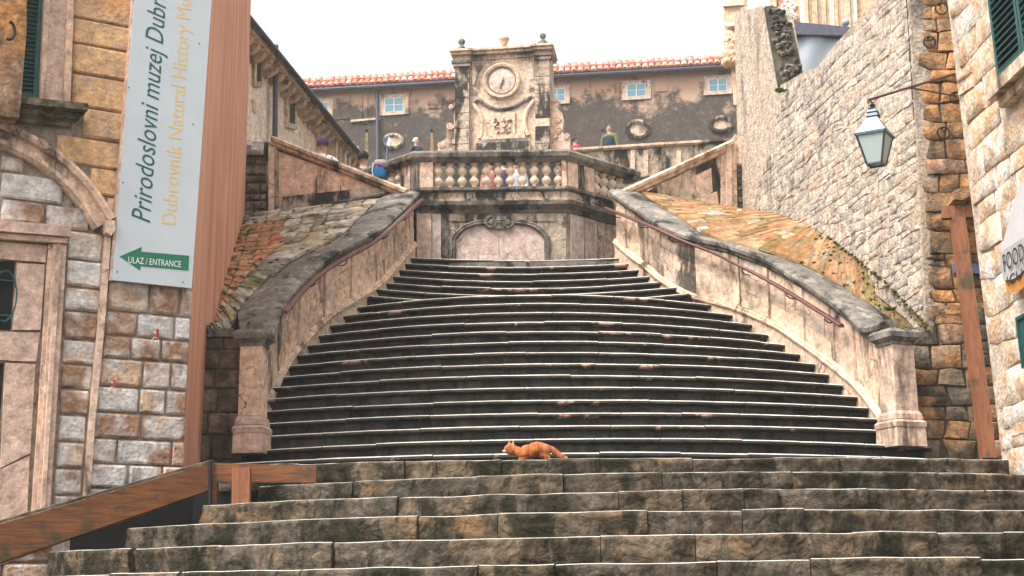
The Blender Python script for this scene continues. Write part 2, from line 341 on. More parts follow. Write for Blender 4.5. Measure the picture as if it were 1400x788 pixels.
PST = [((.03, .03, .026), 1.7, .53, .59, .32, .9), ((.13, .12, .10), 4.0, .54, .62, .5, .7), ((.42, .24, .13), 3, .60, .67, .5, .5)]
for _i, _p in enumerate(([(.58, .43, .34)], [(.50, .41, .35)], [(.64, .48, .37)], [(.46, .36, .29)])): M['panel%d' % _i] = stone('panel_limestone_%d' % _i, _p, PST, .5, 16, seed=50, veins=2.6)
M['furstripe'] = plain('ginger_guard_hair', (.42, .12, .02), .8)
M['baluster'] = stone('baluster_stone', [(.62, .51, .42), (.56, .47, .39)], [((.06, .055, .045), 5, .62, .68, 1, .8)], .3, 16, mott=.2, seed=40)

def cell_mesh(mb, pl, poly, gap, dep, tilt, mi=0):
    n = len(poly); cx = sum(p[0] for p in poly)/n; cy = sum(p[1] for p in poly)/n
    R = max(.02, sum(math.hypot(a-cx, b-cy) for a, b in poly)/n)
    k0 = max(.3, 1-gap/R); k1 = max(.2, 1-(gap+.018)/R); tilt *= min(1, .12/R); tx, ty = rnd.uniform(-tilt, tilt), rnd.uniform(-tilt, tilt)
    jj = lambda: rnd.uniform(-.004, .004)
    s0 = [(cx+(a-cx)*k0+jj(), cy+(b-cy)*k0+jj()) for a, b in poly]; s1 = [(cx+(a-cx)*k1+jj(), cy+(b-cy)*k1+jj()) for a, b in poly]
    vs = [pl.W(a, b, -.02) for a, b in s0]+[pl.W(a, b, dep*.55) for a, b in s0]+[pl.W(a, b, dep+(a-cx)*tx+(b-cy)*ty+jj()) for a, b in s1]+[pl.W(cx, cy, dep*1.1+jj())]
    fs = [(i, (i+1) % n, n+(i+1) % n, n+i) for i in range(n)]+[(n+i, n+(i+1) % n, 2*n+(i+1) % n, 2*n+i) for i in range(n)]+[(2*n+i, 2*n+(i+1) % n, 3*n) for i in range(n)]
    mb.add(vs, fs, mi)
def in_poly(pol, x, y):
    c = False
    for (x1, y1), (x2, y2) in zip(pol, pol[1:]+pol[:1]):
        if (y1 > y) != (y2 > y) and x < (x2-x1)*(y-y1)/(y2-y1)+x1: c = not c
    return c
def cell_wall(parent, pl, outline, cells, gap, dep, tilt, mats, holes=(), limit=290, name='stone', stuffname='small_stones'):
    """irregular masonry: each cell one stone object; past the limit the rest is joined"""
    cs = []
    for c in cells:
        x = sum(p[0] for p in c)/len(c); y = sum(p[1] for p in c)/len(c)
        if not in_poly(outline, x, y) or any(in_poly(h, x, y) for h in holes): continue
        cc = []
        for a, b in c:
            for _ in range(6):
                if in_poly(outline, a, b): break
                a, b = lerp(a, x, .3), lerp(b, y, .3)
            cc.append((a, b))
        p = pl.W(x, y); cs.append((-(p-CP).length, cc))
    cs.sort(key=lambda q: -q[0]); st = MB(); used = 0
    for k, (_, c) in enumerate(cs):
        if k < limit:
            mb = MB(); cell_mesh(mb, pl, c, gap, dep*rnd.uniform(.6, 1.3), tilt); o = mb.build(name, rnd.choice(mats), parent, smooth=True, angle=55)
        else: cell_mesh(st, pl, c, gap, dep*rnd.uniform(.6, 1.3), tilt, rnd.randrange(len(mats))); used = 1
    if used: tag(st.build(stuffname, mats, parent, smooth=True, angle=55), kind='stuff')
def course_cells(u0, u1, v0, v1, h, w_, wob=.2):
    """roughly coursed stones with wavering beds and slanting joints"""
    out = []; v = v0; lines = []
    while v < v1: lines.append(v); v += rnd.uniform(*h)
    lines.append(v); am = wob*(h[0]+h[1])/2
    bed = lambda r, u: lines[r]+am*mn.noise(V((u*1.9, r*7.3, v0)))+am*.6*mn.noise(V((u*6.1, r*3.3, v1)))
    for r in range(len(lines)-1):
        u = u0-rnd.uniform(0, w_[1]); sl = 0
        while u < u1:
            ww = rnd.uniform(*w_); s2 = rnd.uniform(-.5, .5)*am; t = rnd.uniform(.3, .7)
            if rnd.random() < .12 and ww > (w_[0]+w_[1])/2:          # two thin stones one above the other
                m = lambda x: (bed(r, x)+bed(r+1, x))/2
                out.append([(u-sl, bed(r, u)), (u+ww-s2, bed(r, u+ww)), (u+ww, m(u+ww)), (u, m(u))]); out.append([(u, m(u)), (u+ww, m(u+ww)), (u+ww+s2, bed(r+1, u+ww)), (u+sl, bed(r+1, u))])
            else:
                c = .12*(lines[r+1]-lines[r])*rnd.uniform(.3, 1.2)
                out.append([(u-sl, bed(r, u)), (u+ww*t, bed(r, u+ww*t)), (u+ww-s2, bed(r, u+ww)), (u+ww+s2, bed(r+1, u+ww)-c*.5), (u+ww*(1-t), bed(r+1, u+ww*(1-t))), (u+sl+c, bed(r+1, u))])
            u += ww; sl = s2
    return out
# ---------------------------------------------------------------- shared rough blocks
def rough_mesh(seed, nu=4, nv=3, amp=.28, ed=.07):
    """front face bulged and chipped, unit width/height, z=0 at the wall, ~1 at the front"""
    r = random.Random(seed); vs = []; fs = []
    xs = [-.5]+[-.5+ed]+[-.5+ed+(1-2*ed)*i/(nu-1) for i in range(1, nu-1)]+[.5-ed, .5]
    ys = [-.5]+[-.5+ed*1.3]+[-.5+ed*1.3+(1-2.6*ed)*i/(nv-1) for i in range(1, nv-1)]+[.5-ed*1.3, .5]
    A, B = len(xs), len(ys)
    for j, y in enumerate(ys):
        for i, x in enumerate(xs):
            rim = i in (0, A-1) or j in (0, B-1)
            z = .55+r.uniform(-.12, .08) if rim else 1+r.uniform(-amp, amp*.6)
            jx = r.uniform(-.02, .02) if not rim else r.uniform(-.008, .008)
            c = (.018 if (i in (0, A-1) and j in (0, B-1)) else 0)
            vs.append((x+jx-math.copysign(c, x), y+jx-math.copysign(c, y), z))
    n = len(vs)
    fs = [(j*A+i, j*A+i+1, (j+1)*A+i+1, (j+1)*A+i) for j in range(B-1) for i in range(A-1)]
    vs += [(-.5, -.5, -.6), (.5, -.5, -.6), (.5, .5, -.6), (-.5, .5, -.6)]
    rim = [i for i in range(A)]; fs.append(tuple(reversed(rim))+(n, n+1)); fs.append((*[(B-1)*A+i for i in range(A)], n+2, n+3))
    fs.append((*[j*A for j in range(B)], n+3, n)); fs.append((*reversed([j*A+A-1 for j in range(B)]), n+1, n+2))
    me = bpy.data.meshes.new('rough_block'); me.from_pydata(vs, [], fs)
    bm = bmesh.new(); bm.from_mesh(me); bmesh.ops.recalc_face_normals(bm, faces=bm.faces)
    for f in bm.faces: f.smooth = True
    for e in bm.edges:
        if len(e.link_faces) == 2 and e.calc_face_angle(0) > radians(55): e.smooth = False
    bm.to_mesh(me); bm.free(); return me
RB = [rough_mesh(i) for i in range(8)]
RBsm = [rough_mesh(20+i, 3, 3, .12, .05) for i in range(5)]
RS = [rough_mesh(40+i, 3, 3, .45, .16) for i in range(8)]
_mm = {}
def with_mat(me, mat):
    k = (me.name, mat.name)
    if k not in _mm:
        c = me.copy(); c.materials.clear(); c.materials.append(mat); _mm[k] = c
    return _mm[k]
def block(parent, pl, u0, u1, v0, v1, dep, mat, name='stone', d0=0, pool=None, gap=.008, rot=0):
    me = with_mat(rnd.choice(pool or RB), mat)
    o = bpy.data.objects.new(name, me); COL.objects.link(o); o.parent = parent
    U = pl.U; N = pl.N; Vv = pl.V
    R = Matrix((U, Vv, U.cross(Vv))).transposed()
    flip = U.cross(Vv).dot(N) < 0
    if flip: R = Matrix((-U, Vv, (-U).cross(Vv))).transposed()
    if rot: R = R @ Matrix.Rotation(rot, 3, 'Z')
    o.rotation_mode = 'QUATERNION'; o.rotation_quaternion = R.to_quaternion()
    sx = rnd.choice((-1, 1)); 
    o.scale = (max(.01, abs(u1-u0)-gap), max(.01, abs(v1-v0)-gap), dep*rnd.uniform(.75, 1.2))
    o.location = pl.W((u0+u1)/2, (v0+v1)/2, d0)-base_of(parent)
    return o
def masonry(parent, pl, poly, rowh, bw, dep, mat, name='stone', pool=None, gap=.012, d0=0, holes=(), slope=0, matf=None, vmin=None):
    """courses of blocks filling a polygon (uv)"""
    vs = [p[1] for p in poly]; v = min(vs); top = max(vs); n = 0
    def spans(pol, vm):
        xs = []
        for a, b in zip(pol, pol[1:]+pol[:1]):
            if (a[1] <= vm) != (b[1] <= vm): xs.append(a[0]+(b[0]-a[0])*(vm-a[1])/(b[1]-a[1]))
        xs.sort(); return list(zip(xs[::2], xs[1::2]))
    while v < top-.02:
        h = rnd.uniform(*rowh); h = min(h, top-v)
        if top-v-h < rowh[0]*.4: h = top-v
        sp = spans(poly, v+h/2)
        for hole in holes:
            hs_ = spans(hole, v+h/2); out = []
            for a, b in sp:
                cur = [(a, b)]
                for c, d in hs_: cur = [q for (x, y) in cur for q in ((x, min(y, c)), (max(x, d), y)) if q[1]-q[0] > .03]
                out += cur
            sp = out
        for a, b in sp:
            u = a
            while u < b-.01:
                wd = rnd.uniform(*bw)
                if b-u-wd < bw[0]*.5: wd = b-u
                mt = matf(u+wd/2, v+h/2) if matf else mat
                block(parent, pl, u, u+wd, v, v+h, dep, mt, name, d0, pool, gap); n += 1
                u += wd
        v += h
    return n
def pxs(pl, pts): return [pl.hit(x, y) for x, y in pts]
def text_mesh(body, mat, name, parent, O, X, Y, width=None, height=None, shear=0, thick=.0015, size=1, refbody=None):
    """lettering lying in the plane spanned by X (reading) and Y (up)"""
    def mk(b):
        cu = bpy.data.curves.new('txt', 'FONT'); cu.body = b; cu.shear = shear; cu.extrude = 0; cu.size = size; cu.resolution_u = 3
        to = bpy.data.objects.new('txt', cu); COL.objects.link(to); bpy.context.view_layer.update()
        me = bpy.data.meshes.new_from_object(to.evaluated_get(bpy.context.evaluated_depsgraph_get()))
        bpy.data.objects.remove(to); bpy.data.curves.remove(cu); return me
    me = mk(body); ref = mk(refbody) if refbody else me
    xs = [v.co.x for v in ref.vertices]; ys = [v.co.y for v in ref.vertices]
    sx = width/(max(xs)-min(xs)) if width else 1; sy = height/(max(ys)-min(ys)) if height else sx
    x0 = min(v.co.x for v in me.vertices)
    X = V(X).normalized(); Y = V(Y).normalized(); N = X.cross(Y); b = base_of(parent)
    for v in me.vertices: v.co = V(O)+X*((v.co.x-x0)*sx)+Y*(v.co.y*sy)-b
    me.materials.clear(); me.materials.append(mat)
    o = bpy.data.objects.new(name, me); COL.objects.link(o); o.parent = parent; return o
# ================================================================ GROUND
Z0 = 2.78
def yaw_plane(pl_px0, Y0, px1, Y1): pass
g = MB()
prof = [(-30, -.02), (2.2, -.02), (7, .3), (12.6, .8), (14.4, 2.2), (20.5, 5.4), (22, 6.0), (25, 7.0), (29, 8.6), (31, 9.0), (35, 11.2), (37, 12.4), (40, 12.9), (46, 13.2), (300, 13.2)]
for (y0, z0), (y1, z1) in zip(prof, prof[1:]):
    n = len(g.v); g.v += [V((-120, y0, z0)), V((120, y0, z0)), V((120, y1, z1)), V((-120, y1, z1))]; g.f.append((n, n+1, n+2, n+3)); g.m.append(0)
tag(g.build('ground', M['darkmortar'], fix=False), kind='structure')

# ================================================================ STAIRS
def quad3(a, b, c):
    """parabola through three (x, y)"""
    (x0, y0), (x1, y1), (x2, y2) = a, b, c
    def f(x): return y0*(x-x1)*(x-x2)/((x0-x1)*(x0-x2))+y1*(x-x0)*(x-x2)/((x1-x0)*(x1-x2))+y2*(x-x0)*(x-x1)/((x2-x0)*(x2-x1))
    return f
def step_block(parent, fY, xa, xb, z, rise, dep, prof, mis, mats, jit, name='stone_block', dz=0, dout=0, n=None):
    n = n or max(3, int((xb-xa)/(.16 if jit < .01 else .09)))
    pts = []; sides = []; ups = []
    for i in range(n+1):
        x = lerp(xa, xb, i/n); d = (fY(x+.01)-fY(x-.01))/.02; nn = V((d, -1, 0)).normalized()
        wob = mn.noise(V((x*3.1, z*7, 2)))*jit
        p = V((x, fY(x), z+dz+wob*.5))+nn*(dout+mn.noise(V((x*4.3, z*9, 7)))*jit)
        if i in (0, n): p += nn*-.006
        pts.append(p); sides.append(nn); ups.append(V((0, 0, 1)))
    mb = MB(); mb.sweep(pts, sides, ups, prof, mis=mis)
    # roughen the exposed face
    k = len(prof)
    for i, v in enumerate(mb.v):
        j = i % k
        if 3 <= j <= k-2: v += sides[i//k]*mn.noise(v*9)*jit*1.6
    return mb.build(name, mats, parent, smooth=True, angle=50)
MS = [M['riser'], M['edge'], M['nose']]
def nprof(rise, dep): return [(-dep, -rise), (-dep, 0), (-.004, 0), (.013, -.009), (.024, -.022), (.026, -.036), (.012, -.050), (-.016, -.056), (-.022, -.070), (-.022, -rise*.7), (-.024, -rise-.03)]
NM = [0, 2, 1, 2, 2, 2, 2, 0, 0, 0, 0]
LYc = [17.57, 17.27, 17.01, 16.73, 16.45, 16.19, 15.94, 15.70, 15.45, 15.19, 14.98, 14.71, 14.43, 14.12, 13.78]
LLe = [(-1.97, 18.20), (-2.13, 17.96), (-2.27, 17.72), (-2.37, 17.47), (-2.46, 17.2), (-2.55, 16.94), (-2.61, 16.67), (-2.65, 16.42), (-2.68, 16.13), (-2.69, 15.87), (-2.70, 15.62), (-2.70, 15.35), (-2.68, 15.05), (-2.66, 14.8), (-2.92, 14.5)]
LRe = [(2.58, 18.38), (2.82, 18.2), (3.02, 18.0), (3.19, 17.8), (3.33, 17.55), (3.45, 17.27), (3.57, 17.0), (3.67, 16.75), (3.77, 16.5), (3.85, 16.22), (3.90, 15.92), (3.93, 15.6), (3.95, 15.28), (4.0, 15.1), (4.0, 14.8)]
UYc = [20.29, 20.05, 19.82, 19.58, 19.33, 19.05, 18.77]
ULe = [(-1.45, 20.06), (-1.51, 19.74), (-1.57, 19.44), (-1.62, 19.15), (-1.66, 18.87), (-1.70, 18.57), (-1.74, 18.27)]
URe = [(1.54, 20.22), (1.66, 19.91), (1.77, 19.64), (1.88, 19.35), (1.99, 19.02), (2.08, 18.68), (2.19, 18.35)]
main = thing('main_staircase', 'broad flight of curved blackened stone steps with pale worn edges painted as if sky-lit rising to the balcony', 'staircase', (.6, 14, Z0)); 
def flight(parent, i, z, rise, fY, xa, xb, dep, prof, mis, mats, bw, jit, jz=.005, jo=.006):
    x = xa
    while x < xb-.02:
        wd = rnd.uniform(*bw)
        if xb-x-wd < bw[0]*.6: wd = xb-x
        step_block(parent, fY, x+.0025, x+wd-.004, z, rise, dep, prof, mis, mats, jit, dz=rnd.uniform(-jz, jz), dout=rnd.uniform(-jo, jo))
        x += wd
for i in range(15):
    z = 5.25-.165*i
    f = quad3(LLe[i], (0, LYc[i]), LRe[i])
    a, b = LLe[i][0]-.12, LRe[i][0]+.12
    if i == 13: a, b = -3.35, 4.62
    if i == 14: a, b = -3.6, 4.62
    dep = 1.5 if i == 0 else .42
    bw = (.5, 1.15)
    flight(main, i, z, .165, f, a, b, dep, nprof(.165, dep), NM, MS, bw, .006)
for i in range(7):
    z = 6.32-.153*i
    f = quad3(ULe[i], (0, UYc[i]), URe[i])
    dep = 1.0 if i == 0 else .55
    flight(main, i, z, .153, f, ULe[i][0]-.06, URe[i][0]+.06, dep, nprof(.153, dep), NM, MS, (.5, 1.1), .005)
# wide lower steps of rough blocks
low = thing('lower_stairs', 'wide lower steps of rough mossy grey brown stone blocks below the cat', 'staircase', (.6, 11, 1.5))
SYc = [12.65, 11.92, 11.25, 10.47, 9.76, 9.02, 8.30, 7.55]
SLx = [(-2.6, 12.95), (-2.21, 12.70), (-2.63, 12.28), (-3.17, 11.98), (-3.68, 11.75), (-3.9, 11.2), (-3.9, 10.6), (-3.9, 9.8)]
SRx = [(4.59, 13.15), (4.35, 12.50), (3.99, 11.60), (3.72, 10.82), (3.40, 9.9), (3.0, 8.86), (3.0, 8.15), (3.0, 7.4)]
def sprof(rise, dep): return [(-dep, -rise), (-dep, 0), (-.022, 0), (-.008, -.003), (.002, -.012), (.008, -.030), (.004, -rise*.27), (.004, -rise*.40), (.008, -rise*.55), (.008, -rise*.7), (.004, -rise*.85), (-.004, -rise-.03)]
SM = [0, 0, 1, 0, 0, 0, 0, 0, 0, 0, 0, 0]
for i in range(8):
    z = 2.775-.194*i
    f = quad3(SLx[i], (0, SYc[i]), SRx[i]); dep = 1.75 if i == 0 else 1.0
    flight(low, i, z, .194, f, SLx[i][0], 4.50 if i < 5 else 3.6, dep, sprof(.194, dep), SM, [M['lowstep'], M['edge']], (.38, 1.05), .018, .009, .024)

# ================================================================ SIDE WALLS OF THE FLIGHT
def path_from(nodes):
    return lambda Y: cinterp(nodes, Y)            # x as a function of Y
LN = [(14.35, -2.66), (15.0, -2.68), (15.6, -2.71), (16.2, -2.69), (16.7, -2.62), (17.2, -2.48), (17.7, -2.29), (18.2, -2.0), (18.6, -1.78), (19.15, -1.64), (19.7, -1.53), (20.45, -1.40)]
RN = [(14.75, 3.98), (15.3, 3.96), (15.6, 3.95), (16.2, 3.87), (16.7, 3.70), (17.2, 3.49), (17.7, 3.24), (18.2, 2.80), (18.5, 2.36), (19.0, 2.04), (19.4, 1.89), (19.9, 1.68), (20.45, 1.48)]
def zfit(fx, pxcurve, y0, y1, Ys, deg=2):
    import numpy as np
    a = []; b = []
    for Y in Ys:
        x = fx(Y); z = 4.5
        for _ in range(5):
            px, _py = proj((x, Y, z)); p = P(px, interp(pxcurve, px), Y); z = p.z
        px, _ = proj((x, Y, z))
        if y0 <= px <= y1: a.append(Y); b.append(z)
    c = np.polyfit(a, b, deg); return lambda Y: float(np.polyval(c, Y))
YS = [14.4+.2*i for i in range(31)]
fL, fR = path_from(LN), path_from(RN)
zcL = zfit(fL, [(360, 470), (370, 448), (383, 428), (418, 389), (447, 364), (493, 336), (511, 326), (560, 283)], 362, 562, YS)
zsL = zfit(fL, [(358, 565), (375, 515), (400, 483), (430, 452), (467, 418), (505, 392), (534, 365), (560, 340)], 372, 562, YS)
_z1 = zcL
def zcL(Y, f=_z1): return f(Y) if Y > 15.7 else lerp(P(338, 456, 14.55).z, f(15.7), (Y-14.6)/1.1)
zcR = zfit(fR, [(845, 282), (896, 305), (961, 333), (1003, 351), (1048, 374), (1098, 404), (1144, 427), (1190, 458)], 840, 1195, YS)
zsR = zfit(fR, [(856, 347.5), (961, 397), (1048, 446.5), (1094, 470), (1171, 522), (1211, 561)], 850, 1212, YS)
_z2, _z3, _z4 = zcR, zsR, zsL
def zcR(Y, f=_z2): return f(Y) if Y > 15.9 else lerp(P(1226, 456, 14.85).z, f(15.9), (Y-14.95)/.95)
def zsR(Y, f=_z3): return f(Y) if Y > 15.6 else f(15.6)-(15.6-Y)*.62
def zsL(Y, f=_z4): return f(Y) if Y > 15.7 else f(15.7)-(15.7-Y)*.62
def stairz(Y): return max(2.94, 5.25-.165*(17.9-Y)/.262)
def side_wall(name, label, fx, zc, zs, sgn, Ya, Yb, pil, mat_p, inner=0):
    """sgn +1: stair lies towards +x of the wall"""
    th = thing(name, label, 'parapet', (fx(Ya), Ya, Z0))
    N = 44; Y = [lerp(Ya, Yb, i/N) for i in range(N+1)]
    pts = [V((fx(y), y, 0)) for y in Y]; side = []
    for i in range(N+1):
        d = (pts[min(i+1, N)]-pts[max(0, i-1)]).normalized(); side.append(V((d.y, -d.x, 0))*sgn)
    wd_ = lambda y: min(1, max(.18, (y-Ya-.15)/1.2))
    def strip(nm, lo, hi, o_in, o_out, m, a=0, b=N):
        oo = o_out if callable(o_out) else (lambda y: o_out)
        mb = MB(); k = 4; vs = []
        for i in range(a, b+1):
            for o, z in ((o_in, lo(Y[i])), (o_in, hi(Y[i])), (oo(Y[i]), hi(Y[i])), (oo(Y[i]), lo(Y[i]))):
                q = pts[i]+side[i]*o; vs.append(V((q.x, q.y, z)))
        fs = [(i*4+j, i*4+(j+1) % 4, (i+1)*4+(j+1) % 4, (i+1)*4+j) for i in range(b-a) for j in range(4)]
        fs += [(3, 2, 1, 0), tuple((b-a)*4+j for j in range(4))]
        mb.add(vs, fs); return mb.build(nm, m, th)
    strip('wall_core', lambda y: 2.4 if y < 16 else 3.6, lambda y: zc(y)+.02, -.02, lambda y: -.02-.30*wd_(y), M['lichen'])
    strip('plinth', lambda y: min(stairz(y), zs(y))-.4, lambda y: zs(y)-.035, .045, -.01, M['cream'])
    # string course
    def sw(nm, z, prof, m, dense=N):
        mb = MB(); mb.sweep([V((p.x, p.y, z(y))) for p, y in zip(pts, Y)], side, [V((0, 0, 1))]*(N+1), prof); return mb.build(nm, m, th, smooth=True, angle=30)
    sw('string_course', zs, [(-.01, -.055), (.05, -.05), (.075, -.04), (.08, -.015), (.055, -.005), (.06, .012), (.035, .03), (.01, .035), (-.01, .035)], M['cream'])
    # coping stones, one by one
    i = 0; prof = [(-.42, .0), (-.42, .13), (-.30, .165), (-.02, .175), (.075, .15), (.105, .12), (.10, .075), (.06, .055), (.065, .03), (.03, .0), (.0, -.01)]
    while i < N:
        j = min(N, i+rnd.choice((3, 4, 5)))
        if N-j < 2: j = N
        mb = MB(); q = []
        for k in range(i, j+1):
            y = Y[k]; t = 0
            if k == i and i > 0: y += .004
            q.append(V((pts[k].x, y, zc(y)+.002*(i % 3))))
        mb.sweep(q, side[i:j+1], [V((0, 0, 1))]*(j-i+1), prof, jit=.008)
        for vi, v_ in enumerate(mb.v):
            kk = i+vi//len(prof); off = prof[vi % len(prof)][0]
            if off < -.1: v_ -= side[kk]*(off*(1-wd_(Y[kk])))
        mb.build('coping_stone', M['coping'], th, smooth=True, angle=35); i = j
    # which path index a pixel column falls on
    def idx(px):
        best = min(range(N+1), key=lambda k: abs(proj((pts[k].x, Y[k], (zc(Y[k])+zs(Y[k]))/2))[0]-px)); return best
    segs = []
    for a, b in pil:
        ia, ib = sorted((idx(a), idx(b)))
        if ib == ia: ib = min(N, ia+1)
        strip('pilaster', lambda y: zs(y)+.02, lambda y: zc(y)+.01, .045, -.01, M[mat_p], ia, ib); segs.append((ia, ib))
    segs.sort(); cur = 0; spans = []
    for a, b in segs:
        if a > cur: spans.append((cur, a))
        cur = max(cur, b)
    if cur < N: spans.append((cur, N))
    # ashlar panels between pilasters in courses that follow the slope
    for a, b in spans:
        rows = 3
        for r in range(rows):
            i = a
            while i < b:
                j = min(b, i+rnd.choice((2, 3, 4)))
                if b-j == 1: j = b
                t0, t1 = r/rows, (r+1)/rows; o = .016+rnd.uniform(-.006, .006); e = .006
                lo = lambda y: lerp(zs(y)+.035, zc(y)+.005, t0)+.004
                hi = lambda y: lerp(zs(y)+.035, zc(y)+.005, t1)-.004
                mb = MB(); vs = []
                for k in range(i, j+1):
                    y = Y[k]; sh = e if k == i else (-e if k == j else 0)
                    dd = (pts[min(N, k+1)]-pts[max(0, k-1)]).normalized()*sh
                    for off, z in ((-.03, lo(y)), (-.03, hi(y)), (o, hi(y)), (o+.004*mn.noise(V((y*5, z0, r))), lo(y))):
                        q = pts[k]+side[k]*off+dd; vs.append(V((q.x, q.y, z)))
                n = j-i
                fs = [(m*4+c, m*4+(c+1) % 4, (m+1)*4+(c+1) % 4, (m+1)*4+c) for m in range(n) for c in range(4)]+[(3, 2, 1, 0), tuple(n*4+c for c in range(4))]
                mb.add(vs, fs); mb.build('panel_stone', M['panel%d' % rnd.randrange(4)], th); i = j
    return th, idx, pts, Y, side
WL = side_wall('stair_parapet', 'curved stone parapet on the left of the flight, with grey coping above mossy panels', fL, zcL, zsL, 1, 14.86, 20.35, [(404, 420), (440, 455), (475, 495), (552, 560)], 'pinkcream')
WR = side_wall('stair_parapet', 'curved stone parapet on the right of the flight, long grey coping over cream panels', fR, zcR, zsR, -1, 15.16, 20.35, [(847, 857), (964, 993), (1000, 1008), (1040, 1050), (1098, 1106), (1152, 1170)], 'cream')

# handrails on brackets
def handrail(name, label, W, zoff, pa, pb, side_off, pxc):
    th_, idx, pts, Y, side = W
    ia, ib = sorted((idx(pa), idx(pb))); n = ib-ia
    q = []
    for k in range(ia, ib+1):
        p = pts[k]+side[k]*side_off; z = 4.5
        for _ in range(5):
            px, _y = proj((p.x, p.y, z)); z = P(px, interp(pxc, px), p.y).z
        q.append(V((p.x, p.y, z)))
    for _ in range(2):
        q = [q[0]]+[V((b.x, b.y, (a.z+b.z*2+c.z)/4)) for a, b, c in zip(q, q[1:], q[2:])]+[q[-1]]
    t = thing(name, label, 'handrail', q[0])
    # flat bar
    mb = MB(); mb.sweep(q, side[ia:ib+1], [V((0, 0, 1))]*len(q), [(-.030, -.018), (.030, -.018), (.036, .004), (.02, .022), (-.02, .022), (-.036, .004)]); mb.build('rail', M['rail'], t, smooth=True)
    for k in range(3, n-1, 6):
        s_ = side[ia+k]; mb = MB(); a = q[k]
        mb.tube([a+V((0, 0, -.01)), a+V((0, 0, -.06)), a-s_*.04+V((0, 0, -.085)), a-s_*(side_off)+V((0, 0, -.085))], .008, 6); mb.build('bracket', M['iron'], t, smooth=True)
handrail('handrail', 'curving dark red metal handrail fixed along the left stair parapet', WL, 0, 366, 562, .17, [(360, 486), (367, 463), (383, 434), (418.6, 393), (447, 368), (493, 343), (511, 333), (562, 287)])
handrail('handrail', 'long straight dark red metal handrail fixed along the right stair parapet', WR, 0, 836, 1172, .17, [(833, 287), (889, 309), (961, 341), (1010, 363), (1067, 393), (1117, 424), (1174, 461)])

# ================================================================ NEWEL PILLARS
def newel(label, c, rot, zt, wd, mats):
    t = thing('newel_pillar', label, 'pillar', c); R = Matrix.Rotation(rot, 3, 'Z'); z = c[2]; H = zt-z
    def sq(z0, z1, w0, w1, mb, ch=0):
        vs = [V(c)+R @ V((x*w_/2, y*w_/2, 0))+V((0, 0, zz-z)) for w_, zz in ((w0, z0), (w1, z1)) for x, y in ((-1, -1), (1, -1), (1, 1), (-1, 1))]
        mb.add(vs, [(3, 2, 1, 0), (4, 5, 6, 7)]+[(i, (i+1) % 4, (i+1) % 4+4, i+4) for i in range(4)])
    mb = MB(); sq(z-.03, z+H*.14, wd*1.34, wd*1.30, mb); mb.build('plinth', M[mats[0]], t)
    mb = MB()
    for a, b, w0, w1 in ((.14, .18, 1.36, 1.4), (.18, .205, 1.4, 1.2), (.207, .25, 1.22, 1.18), (.25, .285, 1.18, 1.0)): sq(z+H*a, z+H*b-.002, wd*w0, wd*w1, mb)
    mb.build('base_moulding', M[mats[0]], t)
    mb = MB(); sq(z+H*.285, z+H*.86, wd, wd*.97, mb); mb.build('shaft', M[mats[1]], t)
    mb = MB()
    for a, b, w0, w1 in ((.86, .885, 1.06, 1.12), (.887, .92, 1.04, 1.34), (.92, .965, 1.42, 1.46), (.965, 1.0, 1.46, 1.2)): sq(z+H*a, z+H*b-.002, wd*w0, wd*w1, mb)
    mb.build('capital', M['coping'], t)
    return t
pL = P(340, 615, 14.55); pR = P(1238, 606, 14.85)
newel('square stone newel pillar at the left foot of the flight, black stained above pink shaft', (pL.x, 14.72, pL.z), radians(-6), P(338, 449, 14.55).z, .235, ('jamb', 'pinkcream'))
newel('cream stone newel pillar at the right foot of the flight, with a dark capital', (pR.x, 15.0, pR.z), radians(22), P(1226, 449, 14.85).z, .27, ('pinkcream', 'pinkcream'))

# ================================================================ RETAINING WALLS, PIER, RUBBLE WALL
# left retaining wall
pl = Plane(P(272, 618, 14.75), (1, 0.06, 0), (0, 0, 1))
t = thing('retaining_wall', 'dark mossy block wall between the orange house wall and the left newel pillar', 'wall', P(300, 618, 14.75))
mb = MB(); mb.pxpoly(pl, [(245, 640), (335, 640), (335, 452), (262, 452)], -.3, 0); mb.build('wall_core', M['darkmortar'], t)
masonry(t, pl, pxs(pl, [(248, 630), (332, 630), (332, 462), (262, 462)]), (.17, .26), (.2, .36), .035, M['darkblock'])
mb = MB(); mb.pxpoly(pl, [(262, 462), (322, 462), (322, 451), (262, 451)], -.3, .07); mb.build('capstone', M['coping'], t)
# pier and retaining wall on the right: one rough wall facing the stairs' foot
pl = Plane(P(1268, 450, 15.3), (1, -0.02, 0), (0, 0, 1)); PIER = pl
t = thing('pier_wall', 'tall narrow wall of rough brown stone blocks behind the lantern and timber post', 'wall', P(1310, 626, 15.3))
mb = MB(); mb.pxpoly(pl, [(1225, 640), (1392, 640), (1400, 300), (1400, -60), (1236, -60), (1243, 60), (1268, 447), (1240, 449)], -.6, 0); mb.build('wall_core', M['darkmortar'], t)
hole = pxs(pl, [(1288, 310), (1345, 310), (1362, 430), (1376, 640), (1326, 640), (1305, 470)])
hole2 = pxs(pl, [(1293, 286), (1340, 275), (1340, 315), (1293, 312)])
def pm(u, v):
    return M['brown'] if v > 1.0*pl.hit(1268, 440)[1]-.05 or rnd.random() < .35 else M['darkblock']
ol = pxs(pl, [(1236, 632), (1385, 632), (1385, 300), (1372, -40), (1241, -40), (1247, 60), (1270, 447), (1236, 449)]); us_ = [p[0] for p in ol]; vs_ = [p[1] for p in ol]; vk = pl.hit(1268, 440)[1]
cc_ = course_cells(min(us_), max(us_), vk, max(vs_), (.13, .24), (.20, .46), .22)
cell_wall(t, pl, ol, cc_, .005, .024, .08, [M['brown']])
cc_ = course_cells(min(us_), max(us_), min(vs_), vk, (.16, .25), (.2, .44), .2)
